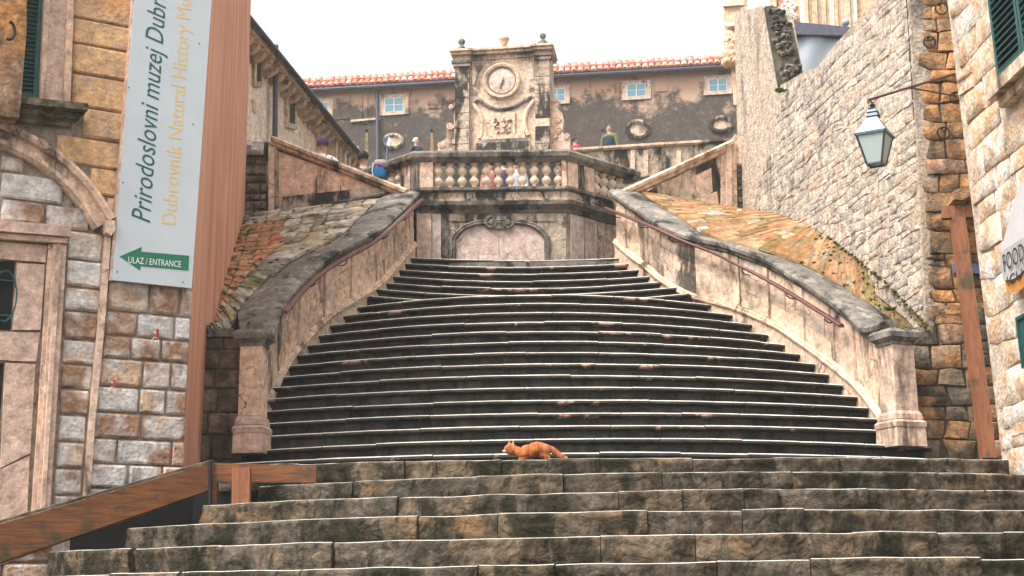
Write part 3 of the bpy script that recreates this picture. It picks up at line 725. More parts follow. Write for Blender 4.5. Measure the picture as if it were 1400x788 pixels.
cell_wall(t, pl, ol, cc_, .006, .028, .1, [M['brown'], M['darkblock'], M['darkblock'], M['brown']])
tb = thing('timber_prop', 'long orange timber post leaning upright against the brown stone wall', 'post', P(1350, 627, 14.6))
mb = MB(); a = P(1351, 628, 14.6); b = P(1309, 300, 14.95); mb.beam(a, b, .135, .12); mb.build('post', M['post'], tb)
mb = MB(); mb.beam(P(1287, 292, 15.05), P(1334, 290, 14.95), .12, .13); mb.build('cross_beam', M['post'], tb)
tb2 = thing('canopy_beam', 'short rust brown canopy slab jutting over the timber cross beam', 'lintel', P(1310, 270, 15.1))
mb = MB(); mb.pxpoly(pl, [(1289, 276), (1328, 262), (1334, 268), (1300, 289), (1289, 288)], 0, .46); mb.build('slab', M['brick'], tb2)
mb = MB(); mb.pxpoly(pl, [(1301, 362), (1342, 364), (1342, 376), (1302, 375)], .03, .075); tag(mb.build('blue_plate', plain('blue_plate_paint', (.10, .16, .26), .5)), 'small blue grey plate half hidden behind the timber post', 'plate')
# iron rings
for (x, y, lab) in ((1271, 58, 'topmost iron ring with a hook, high on the brown wall'), (1307, 134, 'iron ring hanging beside the lantern bracket on the brown wall'), (1290, 182, 'lowest plain iron ring on the brown wall below the bracket'), (1287, 12, 'iron ring at the very top edge of the photograph on the brown wall')):
    c = pl.X(x, y, .09); mb = MB(); r = .066
    mb.tube([c+pl.U*cos(a)*r+pl.V*sin(a)*r for a in [2*pi*k/20 for k in range(21)]], .0095, 6)
    mb.tube([c+pl.V*r, c+pl.V*r-pl.N*.08], .012, 6); 
    if y == 58: mb.tube([c-pl.U*r+pl.V*.02, c+pl.U*.05+pl.V*.03, c+pl.U*.055-pl.V*.02], .008, 6)
    tag(mb.build('iron_ring', M['iron'], smooth=True), lab, 'ring', 'iron rings on the brown wall')

# rubble wall
A0, A1 = P(1266, 447, 15.3), P(1010, 294, 21.2); TP_ = P(1241, 0, 15.3)
U = (A1-A0); U.z = 0
pl = Plane(A0, U, TP_-A0); RUB = pl
t = thing('rubble_wall', 'high rough rubble stone wall climbing beside the right parapet', 'wall', A0)
outer = [(1268, 470), (1241, -60), (1215, -60), (1204, -5), (1170, 30), (1150, 52), (1131, 74), (1118, 92), (1098, 99), (1080, 110), (1066, 117), (1048, 12), (1040, 8), (1024, 14), (1014, 10), (1004, 24), (1007, 150), (1012, 300), (1056, 312), (1117, 340), (1163, 372), (1201, 405), (1239, 436)]
mb = MB(); mb.pxpoly(pl, outer, -.38, 0); core = mb.build('wall_core', M['rubmortar'], t)
poly = pxs(pl, [(1264, 440), (1243, -20), (1210, -20), (1204, 3), (1170, 36), (1131, 80), (1098, 104), (1068, 122), (1064, 150), (1046, 230), (1024, 285), (1056, 304), (1117, 330), (1163, 362), (1201, 396), (1239, 426)])
us = [p[0] for p in poly]; vv = [p[1] for p in poly]
cell_wall(t, pl, poly, course_cells(min(us), max(us), min(vv), max(vv), (.07, .15), (.14, .40), .5), .004, .009, .07, [M['rubble']], limit=290, stuffname='small_rubble_stones')
# the dark end of the ruined far pier
c0, c1 = P(1047, 12, 20.2), P(1068, 117, 19.9)
mb = MB(); e = MB()
eA, eB = pl.X(1066, 118), pl.X(1047, 10); fo = -pl.N*.37; fw = V((0, -.03, 0))
fp = Plane(eA+fw, fo, eB-eA); hh_ = (eB-eA).length
mb.prism(fp, [(-.02, -.1), (.36, -.12), (.37, .3), (.35, hh_*.7), (.22, hh_*.98), (.1, hh_*1.02), (-.02, hh_)], -.05, .0); mb.build('pier_end', M['darkmortar'], t)
for k in range(60):
    u = rnd.uniform(.03, .33); v = rnd.uniform(.0, hh_*.95); w_ = rnd.uniform(.05, .11); block(t, fp, u-w_/2, u+w_/2, v-.03, v+.035, .05, M['coping'] if k % 3 else M['darkblock'], pool=RS, rot=rnd.uniform(-.4, .4))
# small fern at the joint
def tuft(name, label, c, r, n, mat, cat='plant'):
    mb = MB()
    for k in range(n):
        a = rnd.uniform(0, 2*pi); d = V((cos(a), sin(a)*.6-.4, rnd.uniform(.1, 1.1))).normalized(); L = r*rnd.uniform(.5, 1.1); s_ = d.cross(V((0, 0, 1))).normalized()*r*.13
        b = V(c)+V((rnd.uniform(-1, 1), rnd.uniform(-1, 1), 0))*r*.4
        mb.add([b, b+d*L*.5+s_, b+d*L+V((0, 0, -.25*L)), b+d*L*.5-s_], [(0, 1, 2, 3)])
    return tag(mb.build(name, mat, fix=False), label, cat)
tuft('fern', 'small green fern growing where the rubble wall dips by the ruined pier', P(1067, 126, 19.1), .10, 60, M['grass'])

# ================================================================ SLOPED TOPS BESIDE THE FLIGHT
def sloped(name, label, cat, fxw, zc, off, rb, Ya, Yb, base_mat, sgn):
    """surface between the coping's outer edge and a foot line rb(t)->point"""
    t = thing(name, label, cat, (rb(0).x, rb(0).y, rb(0).z-.5))
    def pt(s, q, dz=0):          # s along slope 0..1, q across 0 (outer wall) .. 1 (coping)
        Y = lerp(Ya, Yb, s); a = V((fxw(Y)+off, Y, zc(Y)+.06)); b = rb(s); p = b.lerp(a, q); p.z += dz; return p
    mb = MB(); n = 26; vs = [pt(i/n, j/6) for i in range(n+1) for j in range(7)]
    fs = [(i*7+j, i*7+j+1, (i+1)*7+j+1, (i+1)*7+j) for i in range(n) for j in range(6)]
    mb.add(vs, fs); mb.build('bedding', base_mat, t)
    return t, pt
# left: rough slabs with a strip of bricks by the orange wall
bl0, bl1 = P(276, 452, 14.7), P(336, 297, 20.3)
tL, ptL = sloped('slab_roof', 'sloping top of grey stone slabs and bricks between orange wall and left parapet', 'roof', fL, zcL, -.42, lambda s: bl0.lerp(bl1, s)+V((-.04, 0, -.05*sin(pi*s))), 14.6, 20.25, M['darkmortar'], 1)
def slab(parent, pt, s0, s1, q0, q1, mat, th, name, jig=.0, n=3):
    mb = MB(); slab_into(mb, pt, s0, s1, q0, q1, th, jig, 0); mb.build(name, mat, parent)
def slab_into(mb, pt, s0, s1, q0, q1, th, jig, mi):
    c = [(s0, q0), (s0, q1), (s1, q1), (s1, q0)]
    c = [(a+rnd.uniform(-jig, jig), b+rnd.uniform(-jig, jig)*2) for a, b in c]
    lift = [rnd.uniform(.6, 1.3)*th for _ in c]; top = [pt(max(0, min(1, a)), max(0, min(1, b)), l) for (a, b), l in zip(c, lift)]
    bot = [pt(max(0, min(1, a)), max(0, min(1, b)), -.02) for a, b in c]
    cen = (top[0]+top[1]+top[2]+top[3])/4+V((0, 0, rnd.uniform(0, .01)))
    inn = [p.lerp(cen, .2)+V((0, 0, .006)) for p in top]
    mb.add(bot+top+inn+[cen], [(i, (i+1) % 4, 4+(i+1) % 4, 4+i) for i in range(4)]+[(4+i, 4+(i+1) % 4, 8+(i+1) % 4, 8+i) for i in range(4)]+[(8+i, 8+(i+1) % 4, 12) for i in range(4)], mi)
s = 0.0
while s < .985:
    ds = rnd.uniform(.028, .045); wid = (ptL(s, 0)-ptL(s, 1)).length; qb = min(.55, .62/wid)
    if s < .86:
        q = .0
        while q < qb-.01: dq = .16/wid; slab(tL, ptL, s+.002, s+ds*.8, q, min(qb, q+dq*.92), M['brick'], .03, 'brick', .003); q += dq
    else: qb = 0
    q = qb
    while q < .99:
        dq = rnd.uniform(.16, .42)/wid
        if 1-q-dq < .1/wid: dq = 1-q
        slab(tL, ptL, s+.001, s+ds*.94, q+.003, q+dq*.95, M['slate'], rnd.uniform(.02, .05), 'slab', .006); q += dq
    s += ds
# right: thin clay tile courses with a mortar apron at the foot
foot = [(15.3, 4.40), (16.2, 5.04), (18.0, 6.06), (19.6, 6.75), (21.2, 7.24)]
def rb_(s):
    Y = lerp(15.32, 20.9, s); k = (Y-A0.y)/(A1.y-A0.y); p = A0.lerp(A1, k); z = cinterp(foot, Y)
    hgt = (z-A0.z); q = RUB.O+RUB.U*((p-A0).dot(RUB.U)); lean = RUB.V*(hgt/RUB.V.z)
    return V((q.x+lean.x-.01, Y, z))
tR, ptR = sloped('tile_roof', 'sloping top of thin orange brown tiles between right parapet and rubble wall', 'roof', fR, zcR, .42, rb_, 15.05, 20.6, M['mossplaster'], -1)
s = .30; row = 0; cnt = 0; ST = MB(); tmats = [M['tile'], M['tile2'], M['brick'], M['slate']]
while s < .995:
    ds = .0145; wid = (ptR(s, 0)-ptR(s, 1)).length; q = .0+(.03 if row % 2 else 0)
    while q < .985:
        dq = rnd.uniform(.16, .42)/wid
        if 1-q-dq < .1/wid: dq = 1-q
        th_ = rnd.uniform(.012, .03); mi = rnd.choice((0, 0, 0, 1, 1, 2, 3 if rnd.random() < .4 else 0))
        if cnt < 290: slab(tR, ptR, s+.001, min(1, s+ds*1.1), q+.002, q+dq*.975, tmats[mi], th_, 'tile', .0015)
        else: slab_into(ST, ptR, s+.001, min(1, s+ds*1.1), q+.002, q+dq*.975, th_, .0015, mi)
        q += dq; cnt += 1
    s += ds; row += 1
if ST.v: tag(ST.build('far_tiles', tmats, tR), kind='stuff')
for k in range(9):
    s = rnd.uniform(.02, .29); q = rnd.uniform(.1, .7); slab(tR, ptR, s, s+.05, q, q+.28, M['mossplaster'], .04, 'broken_slab', .012)
# ================================================================ BALCONY
bc = thing('balcony', 'polygonal stone balcony with balusters above an arched inscribed plaque at the stair head', 'balcony', (-.28, 20.7, 6.32))
Y_C = 20.75
pts2 = [V((-2.35, 21.75, 0)), V((P(569, 280, Y_C).x, Y_C, 0)), V((P(775, 280, Y_C).x, Y_C, 0)), V((1.95, 21.9, 0))]
def zpx(py, Y=Y_C, px=672): return P(px, py, Y).z
def mitre(pts):
    out = []
    for i, p in enumerate(pts):
        ns = []
        for a, b in ((i-1, i), (i, i+1)):
            if 0 <= a and b < len(pts):
                d = (pts[b]-pts[a]).normalized(); ns.append(V((d.y, -d.x, 0)))
        n = sum(ns, V()).normalized(); out.append(n/max(.3, n.dot(ns[0])))
    return out
MT = mitre(pts2)
def band(name, pa, pb, out, mat, parent=bc, prof=None, pts=pts2, mt=None, back=-.25):
    """course between pixel rows pb (low) and pa (high)"""
    z0, z1 = zpx(pb), zpx(pa); h = z1-z0
    pr = prof or [(back, 0), (out, 0), (out, 1), (back, 1)]
    pr = [(a, b*h) for a, b in pr]
    for i in range(len(pts)-1):
        n = max(1, round((pts[i+1]-pts[i]).length/.75)); m0, m1 = (mt or MT)[i], (mt or MT)[i+1]
        for k in range(n):
            a, b = k/n, (k+1)/n; q = [pts[i].lerp(pts[i+1], t)+V((0, 0, z0)) for t in (a+(.0008 if k else 0), b-(.0008 if k < n-1 else 0))]
            mid = (pts[i+1]-pts[i]).normalized(); mid = V((mid.y, -mid.x, 0))
            sd = [m0 if k == 0 else mid, m1 if k == n-1 else mid]
            mb = MB(); mb.sweep(q, sd, [V((0, 0, 1))]*2, pr); mb.build(name, mat, parent, smooth=True, angle=30)
LIM = M['lichen']
# body wall under the cornice
mb = MB(); 
zb, zt_ = zpx(362), zpx(288)
for i in range(3):
    a, b = pts2[i], pts2[i+1]; na, nb = MT[i], MT[i+1]
    vs = [a+na*.0+V((0, 0, zb)), b+nb*.0+V((0, 0, zb)), b+V((0, 0, zt_)), a+V((0, 0, zt_)), a-na*.4+V((0, 0, zb)), b-nb*.4+V((0, 0, zb)), b-nb*.4+V((0, 0, zt_)), a-na*.4+V((0, 0, zt_))]
    mb.add(vs, [(0, 1, 2, 3), (7, 6, 5, 4), (0, 4, 5, 1), (3, 2, 6, 7)])
mb.build('wall', LIM, bc)
band('cornice_stone', 277, 292, .10, M['coping'], prof=[(-.2, 0), (.02, 0), (.04, .25), (.09, .45), (.13, .6), (.14, .95), (.10, 1.0), (-.2, 1.0)])
band('parapet_base', 262, 276.5, .03, LIM, prof=[(-.2, 0), (.05, 0), (.045, .25), (.02, .3), (.02, .9), (-.2, .9)])
band('sill_stone', 257, 262.5, .07, M['coping'], prof=[(-.2, 0), (.03, 0), (.07, .3), (.07, 1), (-.2, 1)])
band('rail_stone', 206, 222, .10, M['coping'], prof=[(-.17, 0), (.03, 0), (.05, .2), (.09, .35), (.10, .7), (.07, .92), (.02, 1), (-.2, 1)])
cp_ = Plane(pts2[1]+V((0, 0, 6)), (1, 0, 0), (0, 0, 1))
def pier(pl, x0, x1, y0, y1, d, mat, parent, name='pier', back=-.18):
    u0, v1 = pl.hit(x0, y0); u1, v0 = pl.hit(x1, y1); mb = MB(); mb.rect(pl, min(u0, u1), max(u0, u1), v0, v1, back, d); return mb.build(name, mat, parent)
zr0, zr1 = zpx(257.5), zpx(221.5)
def rect_z(pl, x0, x1, z0, z1, d, mat, parent, name, back=-.18):
    u0 = pl.hit(x0, 240)[0]; u1 = pl.hit(x1, 240)[0]; mb = MB(); mb.rect(pl, min(u0, u1), max(u0, u1), z0-pl.O.z, z1-pl.O.z, back, d); return mb.build(name, mat, parent)
rect_z(cp_, 574, 592, zr0, zr1, .03, M['pinkcream'], bc, 'pier'); rect_z(cp_, 768, 774.5, zr0, zr1, .03, M['pinkcream'], bc, 'pier')
lp = Plane(pts2[0]+V((0, 0, 6)), pts2[1]-pts2[0], (0, 0, 1)); rp = Plane(pts2[2]+V((0, 0, 6)), pts2[3]-pts2[2], (0, 0, 1))
for a, b, m in ((549, 562, 'lichen'), (563, 572, 'coping')): rect_z(lp, a, b, zr0, zr1, .02, M[m], bc, 'pier')
for a, b, m in ((776, 789, 'pinkcream'), (790, 797, 'lichen'), (798, 811, 'pinkcream')): rect_z(rp, a, b, zr0, zr1, .02, M[m], bc, 'pier')
def bal_mesh(mat):
    H = zr1-zr0; r = .076; pr = [(.055, 0), (.062, .03), (.062, .07), (.035, .10), (.03, .13), (.052, .18), (.078, .27), (.080, .34), (.060, .42), (.034, .475), (.042, .5), (.034, .525), (.060, .58), (.080, .66), (.078, .73), (.052, .82), (.03, .87), (.035, .90), (.062, .93), (.062, 1.0)]
    mb = MB(); mb.lathe((0, 0, 0), [(a*.87, b*H) for a, b in pr], 12); o = mb.build('baluster', mat, smooth=True); return o
bo = bal_mesh(M['baluster']); bme = bo.data; bpy.data.objects.remove(bo)
bme2 = bme.copy(); bme2.materials.clear(); bme2.materials.append(M['baluster'])
def balu(p, me):
    o = bpy.data.objects.new('baluster', me); COL.objects.link(o); o.parent = bc; o.location = p-base_of(bc)
for k in range(11): 
    u = cp_.hit(598.5+16.5*k, 240)[0]; balu(V((cp_.O.x+u, Y_C+.07, zr0)), bme2 if rnd.random() < .7 else bme)
for x in (819, 830, 841, 852): 
    u = rp.hit(x, 240)[0]; p = rp.W(u, 0, -.07); balu(V((p.x, p.y, zr0)), bme2)
for x in (541, 531, 522): 
    u = lp.hit(x, 240)[0]; p = lp.W(u, 0, -.07); balu(V((p.x, p.y, zr0)), bme2)
rect_z(rp, 860, 874, zr0-.05, zr1-.12, .03, M['cream'], bc, 'pier')
# lower wall dressing: pilasters, niche, scroll, plaque
B = lambda pts, d0, d1, mat, nm, pl=cp_, pa=bc: (lambda mb: (mb.pxpoly(pl, pts, d0, d1), mb.build(nm, M[mat], pa))[1])(MB())
B([(570, 293), (590, 293), (590, 358), (570, 358)], -.01, .04, 'pinkcream', 'pilaster')
B([(591, 293), (603, 293), (603, 358), (591, 358)], -.01, .02, 'niche', 'panel_stone')
B([(604, 293), (612, 293), (612, 358), (604, 358)], -.01, .035, 'coping', 'pilaster')
B([(758, 293), (774, 293), (774, 358), (758, 358)], -.01, .035, 'lichen', 'pilaster')
B([(607, 293), (763, 293), (763, 303), (607, 303)], -.01, .02, 'lichen', 'lintel_stone')
arch = [(620, 360), (620, 327), (627, 318), (636, 311), (650, 306), (670, 304), (695, 304), (715, 305), (730, 309), (741, 317), (748, 326), (748, 360)]
def framed(pl, pts, wd, d, mat, parent, nm):
    q = [pl.W(*pl.hit(x, y), .0) for x, y in pts]; sd = []
    for i in range(len(q)):
        t_ = (q[min(i+1, len(q)-1)]-q[max(0, i-1)]).normalized(); sd.append(pl.N.cross(t_).normalized())
    mb = MB(); mb.sweep(q, sd, [pl.N]*len(q), [(-wd/2, 0), (-wd/2, d*.6), (-wd*.25, d), (0, d*.8), (wd*.2, d*.95), (wd/2, d*.5), (wd/2, 0)]); return mb.build(nm, mat, parent, smooth=True, angle=35)
framed(cp_, [(x, y) for x, y in arch], .085, .07, M['coping'], bc, 'niche_frame')
half = len(arch)//2
nich = [cp_.hit(x+(3 if x < 684 else -3), y+3) for x, y in arch]
xm = cp_.hit(682, 330)[0]
mb = MB(); mb.prism(cp_, [p for p in nich if p[0] <= xm]+[(xm-.004, nich[half][1])]+[(xm-.004, nich[0][1])], -.01, .012); mb.build('plaque_slab', M['niche'], bc)
mb = MB(); mb.prism(cp_, [(xm+.004, nich[0][1]), (xm+.004, nich[half][1])]+[p for p in nich if p[0] > xm], -.01, .012); mb.build('plaque_slab', M['niche'], bc)
def spiral(c, U, Vv, r, turns, N, mat, nm, parent, tr=.012, cw=1, start=0):
    q = []; n = int(22*turns)
    for k in range(n+1):
        t_ = k/n; a = start+cw*2*pi*turns*t_; rr = r*(1-t_*.85); q.append(V(c)+U*cos(a)*rr+Vv*sin(a)*rr)
    mb = MB(); mb.tube(q, [tr*(1-.5*k/n) for k in range(n+1)], 6); mb.lathe(V(c)-N*.02, [(tr*1.6, 0), (tr*1.6, .03), (tr*.8, .04)], 10, ax=N); return mb.build(nm, mat, parent, smooth=True)
for sx, cw in ((-1, 1), (1, -1)):
    c = cp_.W(*cp_.hit(683+sx*11, 306), .06); spiral(c, cp_.U, cp_.V, .095, 1.6, cp_.N, M['coping'], 'keystone_scroll', bc, .026, cw, pi/2)
B([(668, 293), (698, 293), (692, 314), (674, 314)], 0, .055, 'coping', 'keystone')
text_mesh('PAGVS', M['jamb'], 'inscription', bc, cp_.W(*cp_.hit(645, 349), .014), cp_.U, cp_.V, width=.42, height=.085)
text_mesh('NVM', M['jamb'], 'inscription', bc, cp_.W(*cp_.hit(700, 349), .014), cp_.U, cp_.V, width=.27, height=.085)
# chamfer dressing
u0 = 0
for a, b, m, d in ((.06, .34, 'niche', .02), (.38, .62, 'pinkcream', .035), (.66, .98, 'cream', .02), (1.0, 1.3, 'pinkcream', .03), (1.33, 1.62, 'cream', .02)):
    mb = MB(); mb.rect(rp, a, b, zpx(360)-6, zpx(294)-6, -.01, d); mb.build('panel_stone', M[m], bc)
for a, b, m, d in ((.95, 1.28, 'pinkcream', .03), (.5, .9, 'lichen', .02), (.1, .45, 'cream', .03)):
    mb = MB(); mb.rect(lp, a, b, zpx(360)-6, zpx(294)-6, -.01, d); mb.build('panel_stone', M[m], bc)
mb = MB(); z = zr0-.08; mb.add([V((-2.3, 21.7, z)), V((pts2[1].x, 20.9, z)), V((pts2[2].x, 20.9, z)), V((1.9, 21.8, z)), V((1.9, 23.4, z)), V((-2.3, 23.4, z))], [tuple(range(6))]); mb.build('balcony_floor', M['coping'], bc, fix=False)
# landing slabs to the sides of the stair head
mb = MB(); mb.box((0, 21.3, 6.12), 7.2, 2.2, .30); mb.build('landing', M['coping'], bc)

# ================================================================ TRIANGULAR SIDE PARAPETS
tl = thing('triangular_parapet', 'triangular parapet wall with sloping coping and peeling plaster, left of the balcony', 'parapet', P(450, 290, 20.6))
pl = Plane(P(365, 297, 20.75), P(548, 262, 20.3)-P(365, 297, 20.75)-V((0, 0, (P(548, 262, 20.3)-P(365, 297, 20.75)).z)), (0, 0, 1))
B([(381, 207), (381, 292), (450, 279), (520, 266), (532, 262)], -.25, 0, 'pinkcream', 'plaster_panel', pl, tl)
B([(381, 270), (381, 292), (532, 263), (506, 257)], -.02, .01, 'lichen', 'stain_panel', pl, tl)
B([(365, 194), (381, 200), (381, 297), (365, 300)], -.28, .03, 'lichen', 'end_post', pl, tl)
B([(369, 200), (376, 203), (376, 295), (369, 296)], 0, .06, 'cream', 'post_fillet', pl, tl)
def cop(pl, a, b, n, prof, parent, mat, nm='coping_stone'):
    A_, B_ = pl.W(*pl.hit(*a)), pl.W(*pl.hit(*b)); d = (B_-A_).normalized(); up = pl.N.cross(d); up = up if up.z > 0 else -up
    for k in range(n):
        q = [A_.lerp(B_, (k+.004)/n), A_.lerp(B_, (k+.996)/n)]
        mb = MB(); mb.sweep(q, [pl.N]*2, [up]*2, prof); mb.build(nm, mat, parent, smooth=True, angle=30)
CPR = [(-.32, 0), (.02, 0), (.05, .02), (.05, .05), (.10, .07), (.11, .11), (.06, .14), (-.32, .14)]
cop(pl, (370, 199), (553, 272), 4, CPR, tl, M['cream'])
cop(pl, (365, 303), (528, 268), 4, [(-.02, 0), (.06, 0), (.07, .03), (.04, .06), (.01, .08), (-.02, .08)], tl, M['coping'], 'base_moulding')
for x in (432, 465): B([(x, 226+(x-381)*.34), (x+1.2, 226+(x-381)*.34), (x+1.2, 290-(x-381)*.2), (x, 290-(x-381)*.2)], .001, .006, 'darkmortar', 'joint', pl, tl)
# dark masonry end by the orange wall
dm = thing('masonry_stub', 'short dark rubble wall end between orange house wall and triangular parapet', 'wall', P(350, 298, 20.7))
pl = Plane(P(330, 300, 20.75), (1, 0, 0), (0, 0, 1)); B([(325, 303), (366, 303), (366, 196), (350, 190), (325, 196)], -.4, 0, 'darkmortar', 'wall_core', pl, dm)
masonry(dm, pl, pxs(pl, [(334, 299), (365, 299), (365, 222), (336, 220)]), (.10, .17), (.13, .3), .05, M['darkblock'], pool=RS)
block(dm, pl, *[pl.hit(337, 0)[0], pl.hit(366, 0)[0]], pl.hit(0, 217)[1], pl.hit(0, 197)[1], .14, M['grey'], 'stone', pool=RS)
# right
tr = thing('triangular_parapet', 'triangular parapet wall with pale sloping coping, right of the balcony by the rubble wall', 'parapet', P(950, 292, 20.8))
pl = Plane(P(870, 272, 20.5), (P(1003, 296, 21.1)-P(870, 272, 20.5)).xy.to_3d(), (0, 0, 1))
B([(872, 268), (985, 213), (985, 294)], -.25, 0, 'lichen', 'plaster_panel', pl, tr)
B([(985, 203), (1005, 195), (1007, 300), (985, 294)], -.25, .03, 'cream', 'end_post', pl, tr)
B([(990, 203), (997, 200), (998, 298), (991, 296)], 0, .07, 'pinkcream', 'post_fillet', pl, tr)
B([(951, 240), (972, 230), (974, 262), (962, 272), (952, 262)], .001, .008, 'pinkcream', 'plaster_patch', pl, tr)
B([(950, 272), (980, 262), (983, 286), (960, 284)], .001, .007, 'cream', 'plaster_patch', pl, tr)
cop(pl, (853, 273), (1003, 204), 4, CPR, tr, M['cream'])
cop(pl, (872, 276), (985, 300), 3, [(-.02, 0), (.06, 0), (.07, .03), (.04, .06), (.01, .08), (-.02, .08)], tr, M['coping'], 'base_moulding')
# plaster remnant at the wall joint
pj = thing('wall_stub', 'patchy plaster and rubble stub joining triangular parapet to the rubble wall', 'wall', P(1010, 296, 21.0))
pl = Plane(P(1003, 296, 21.15), (1, .05, 0), (0, 0, 1)); B([(1002, 298), (1032, 298), (1030, 180), (1004, 184)], -.5, 0, 'rubmortar', 'wall_core', pl, pj)
masonry(pj, pl, pxs(pl, [(1006, 294), (1026, 294), (1022, 226), (1006, 226)]), (.07, .12), (.08, .16), .03, M['darkblock'], pool=RS)
B([(1004, 185), (1016, 190), (1017, 205), (1022, 215), (1020, 226), (1006, 224)], .0, .02, 'cream', 'plaster_patch', pl, pj)
# parapet of the upper right stair
ur = thing('landing_parapet', 'long low parapet with level coping in front of the man in the green jacket', 'parapet', P(900, 240, 25))
pl = Plane(P(790, 245, 25.2), (1, -.02, 0), (0, 0, 1)); B([(770, 300), (1012, 300), (1012, 195), (786, 206)], -.3, 0, 'lichen', 'wall', pl, ur)
cop(pl, (784, 209), (1010, 195), 7, [(-.34, 0), (.03, 0), (.07, .03), (.07, .07), (-.34, .09)], ur, M['cream'])
cop(pl, (850, 246), (1010, 240), 3, [(-.02, 0), (.03, 0), (.04, .03), (.0, .05), (-.02, .05)], ur, M['coping'], 'string')
for x in (862, 880, 925): B([(x, 206), (x+6, 206), (x+6, 241), (x, 242)], 0, .03, 'cream', 'pilaster', pl, ur)
# side stairs behind the triangular parapets
for sx, x0 in ((-1, -1.5), (1, 1.5)):
    st = thing('side_stairs', 'side flight climbing behind the %s triangular parapet' % ('left' if sx < 0 else 'right'), 'stairs', (x0, 21.6, 6.3))
    for k in range(5):
        mb = MB(); mb.box((x0+sx*(.5+.42*k), 21.75, 6.3+.06*k), .42, 1.5, .2+.12*k); mb.build('step', M['coping'], st)

# ================================================================ CLOCK TOWER
ct = thing('clock_tower', 'stone clock tower gable with round clock face, pilasters and ball finials', 'tower', P(688, 215, 36))
q0, q1 = P(626, 205, 36.16), P(752, 205, 35.86); pl = Plane(q0, V((q1.x-q0.x, q1.y-q0.y, 0)), (0, 0, 1)); CT = pl
T = lambda pts, d0, d1, mat, nm: B([(600+x/4.377, 30+y/4.377) for x, y in pts], d0, d1, mat, nm, pl, ct)
T([(100, 190), (665, 160), (675, 1100), (100, 1100)], -.9, 0, 'cream', 'wall')
for (a, b, ya, yb) in ((102, 186, 282, 262), (580, 666, 240, 232)):         # pilasters, block by block
    y = ya; n = 11; 
    for k in range(n+2):
        y0_ = ya+(790-ya)*k/n; y1_ = ya+(790-ya)*(k+1)/n-3; sl = -.06*(b-a)
        T([(a, y1_), (b, y1_+sl), (b, y0_+sl), (a, y0_)], 0, .13+.008*(k % 2), 'lichen' if rnd.random() < .72 else 'cream', 'pilaster_block')
T([(90, 282), (194, 276), (194, 262), (90, 268)], -.02, .19, 'cream', 'capital'); T([(84, 266), (198, 260), (198, 243), (84, 249)], -.02, .23, 'coping', 'capital')
T([(572, 240), (672, 234), (676, 216), (570, 222)], -.02, .19, 'lichen', 'capital'); T([(570, 220), (680, 214), (682, 202), (568, 208)], -.02, .23, 'coping', 'capital')
T([(100, 242), (190, 236), (190, 212), (100, 216)], -.02, .12, 'pinkcream', 'frieze_block'); T([(578, 207), (664, 203), (664, 180), (578, 184)], -.02, .12, 'pinkcream', 'frieze_block')
T([(190, 235), (578, 208), (578, 186), (190, 212)], -.02, .04, 'cream', 'frieze')
for d, o, (ya, yb) in ((.16, 0, (212, 197)), (.23, 6, (196, 184))):
    T([(80-o, ya+4), (200+o, ya-3), (200+o, yb-3), (80-o, yb+4)], -.9, d+.08, 'cream', 'cornice'); T([(200+o, ya-5), (560-o, ya-28), (560-o, yb-28), (200+o, yb-5)], -.9, d, 'cream', 'cornice')
    T([(560-o, ya-26), (684+o, ya-34), (684+o, yb-34), (560-o, yb-26)], -.9, d+.08, 'cream', 'cornice')
def ax3(x, y, d): return pl.W(*pl.hit(600+x/4.377, 30+y/4.377, d), d)
k_ = 36/2000/4.377
def finial(x, y, hh, lab):
    c = ax3(x, y, -.05); s_ = hh*k_
    mb = MB(); mb.lathe(c, [(s_*.62, 0), (s_*.62, s_*.12), (s_*.42, s_*.14), (s_*.42, s_*.3)], 4); mb.build('finial_base', M['coping'], ct)
    mb = MB(); mb.lathe(c+V((0, 0, s_*.3)), [(s_*.26, 0), (s_*.22, s_*.1), (s_*.12, s_*.22), (s_*.15, s_*.3)]+[(s_*.27*sin(a), s_*(.52-.27*cos(a))) for a in [pi*(.18+.82*j/8) for j in range(8)]]+[(.002, s_*.79)], 16); tag(mb.build('finial', M['coping'], ct, smooth=True), lab)
finial(137, 180, 82, None); finial(624, 140, 74, None)
c = ax3(392, 165, -.1); s_ = 75*k_
mb = MB(); mb.lathe(c, [(s_*.3, 0), (s_*.3, s_*.12), (s_*.12, s_*.2), (s_*.14, s_*.32), (s_*.3, s_*.55), (s_*.38, s_*.8), (s_*.44, s_*.86), (s_*.44, s_*.98), (s_*.3, s_*1.0)], 18); mb.build('urn', M['cream'], ct, smooth=True)
tuft('weed', 'small green weed tuft growing on the clock tower cornice below the urn', ax3(372, 168, .1), .10, 40, M['grass'])
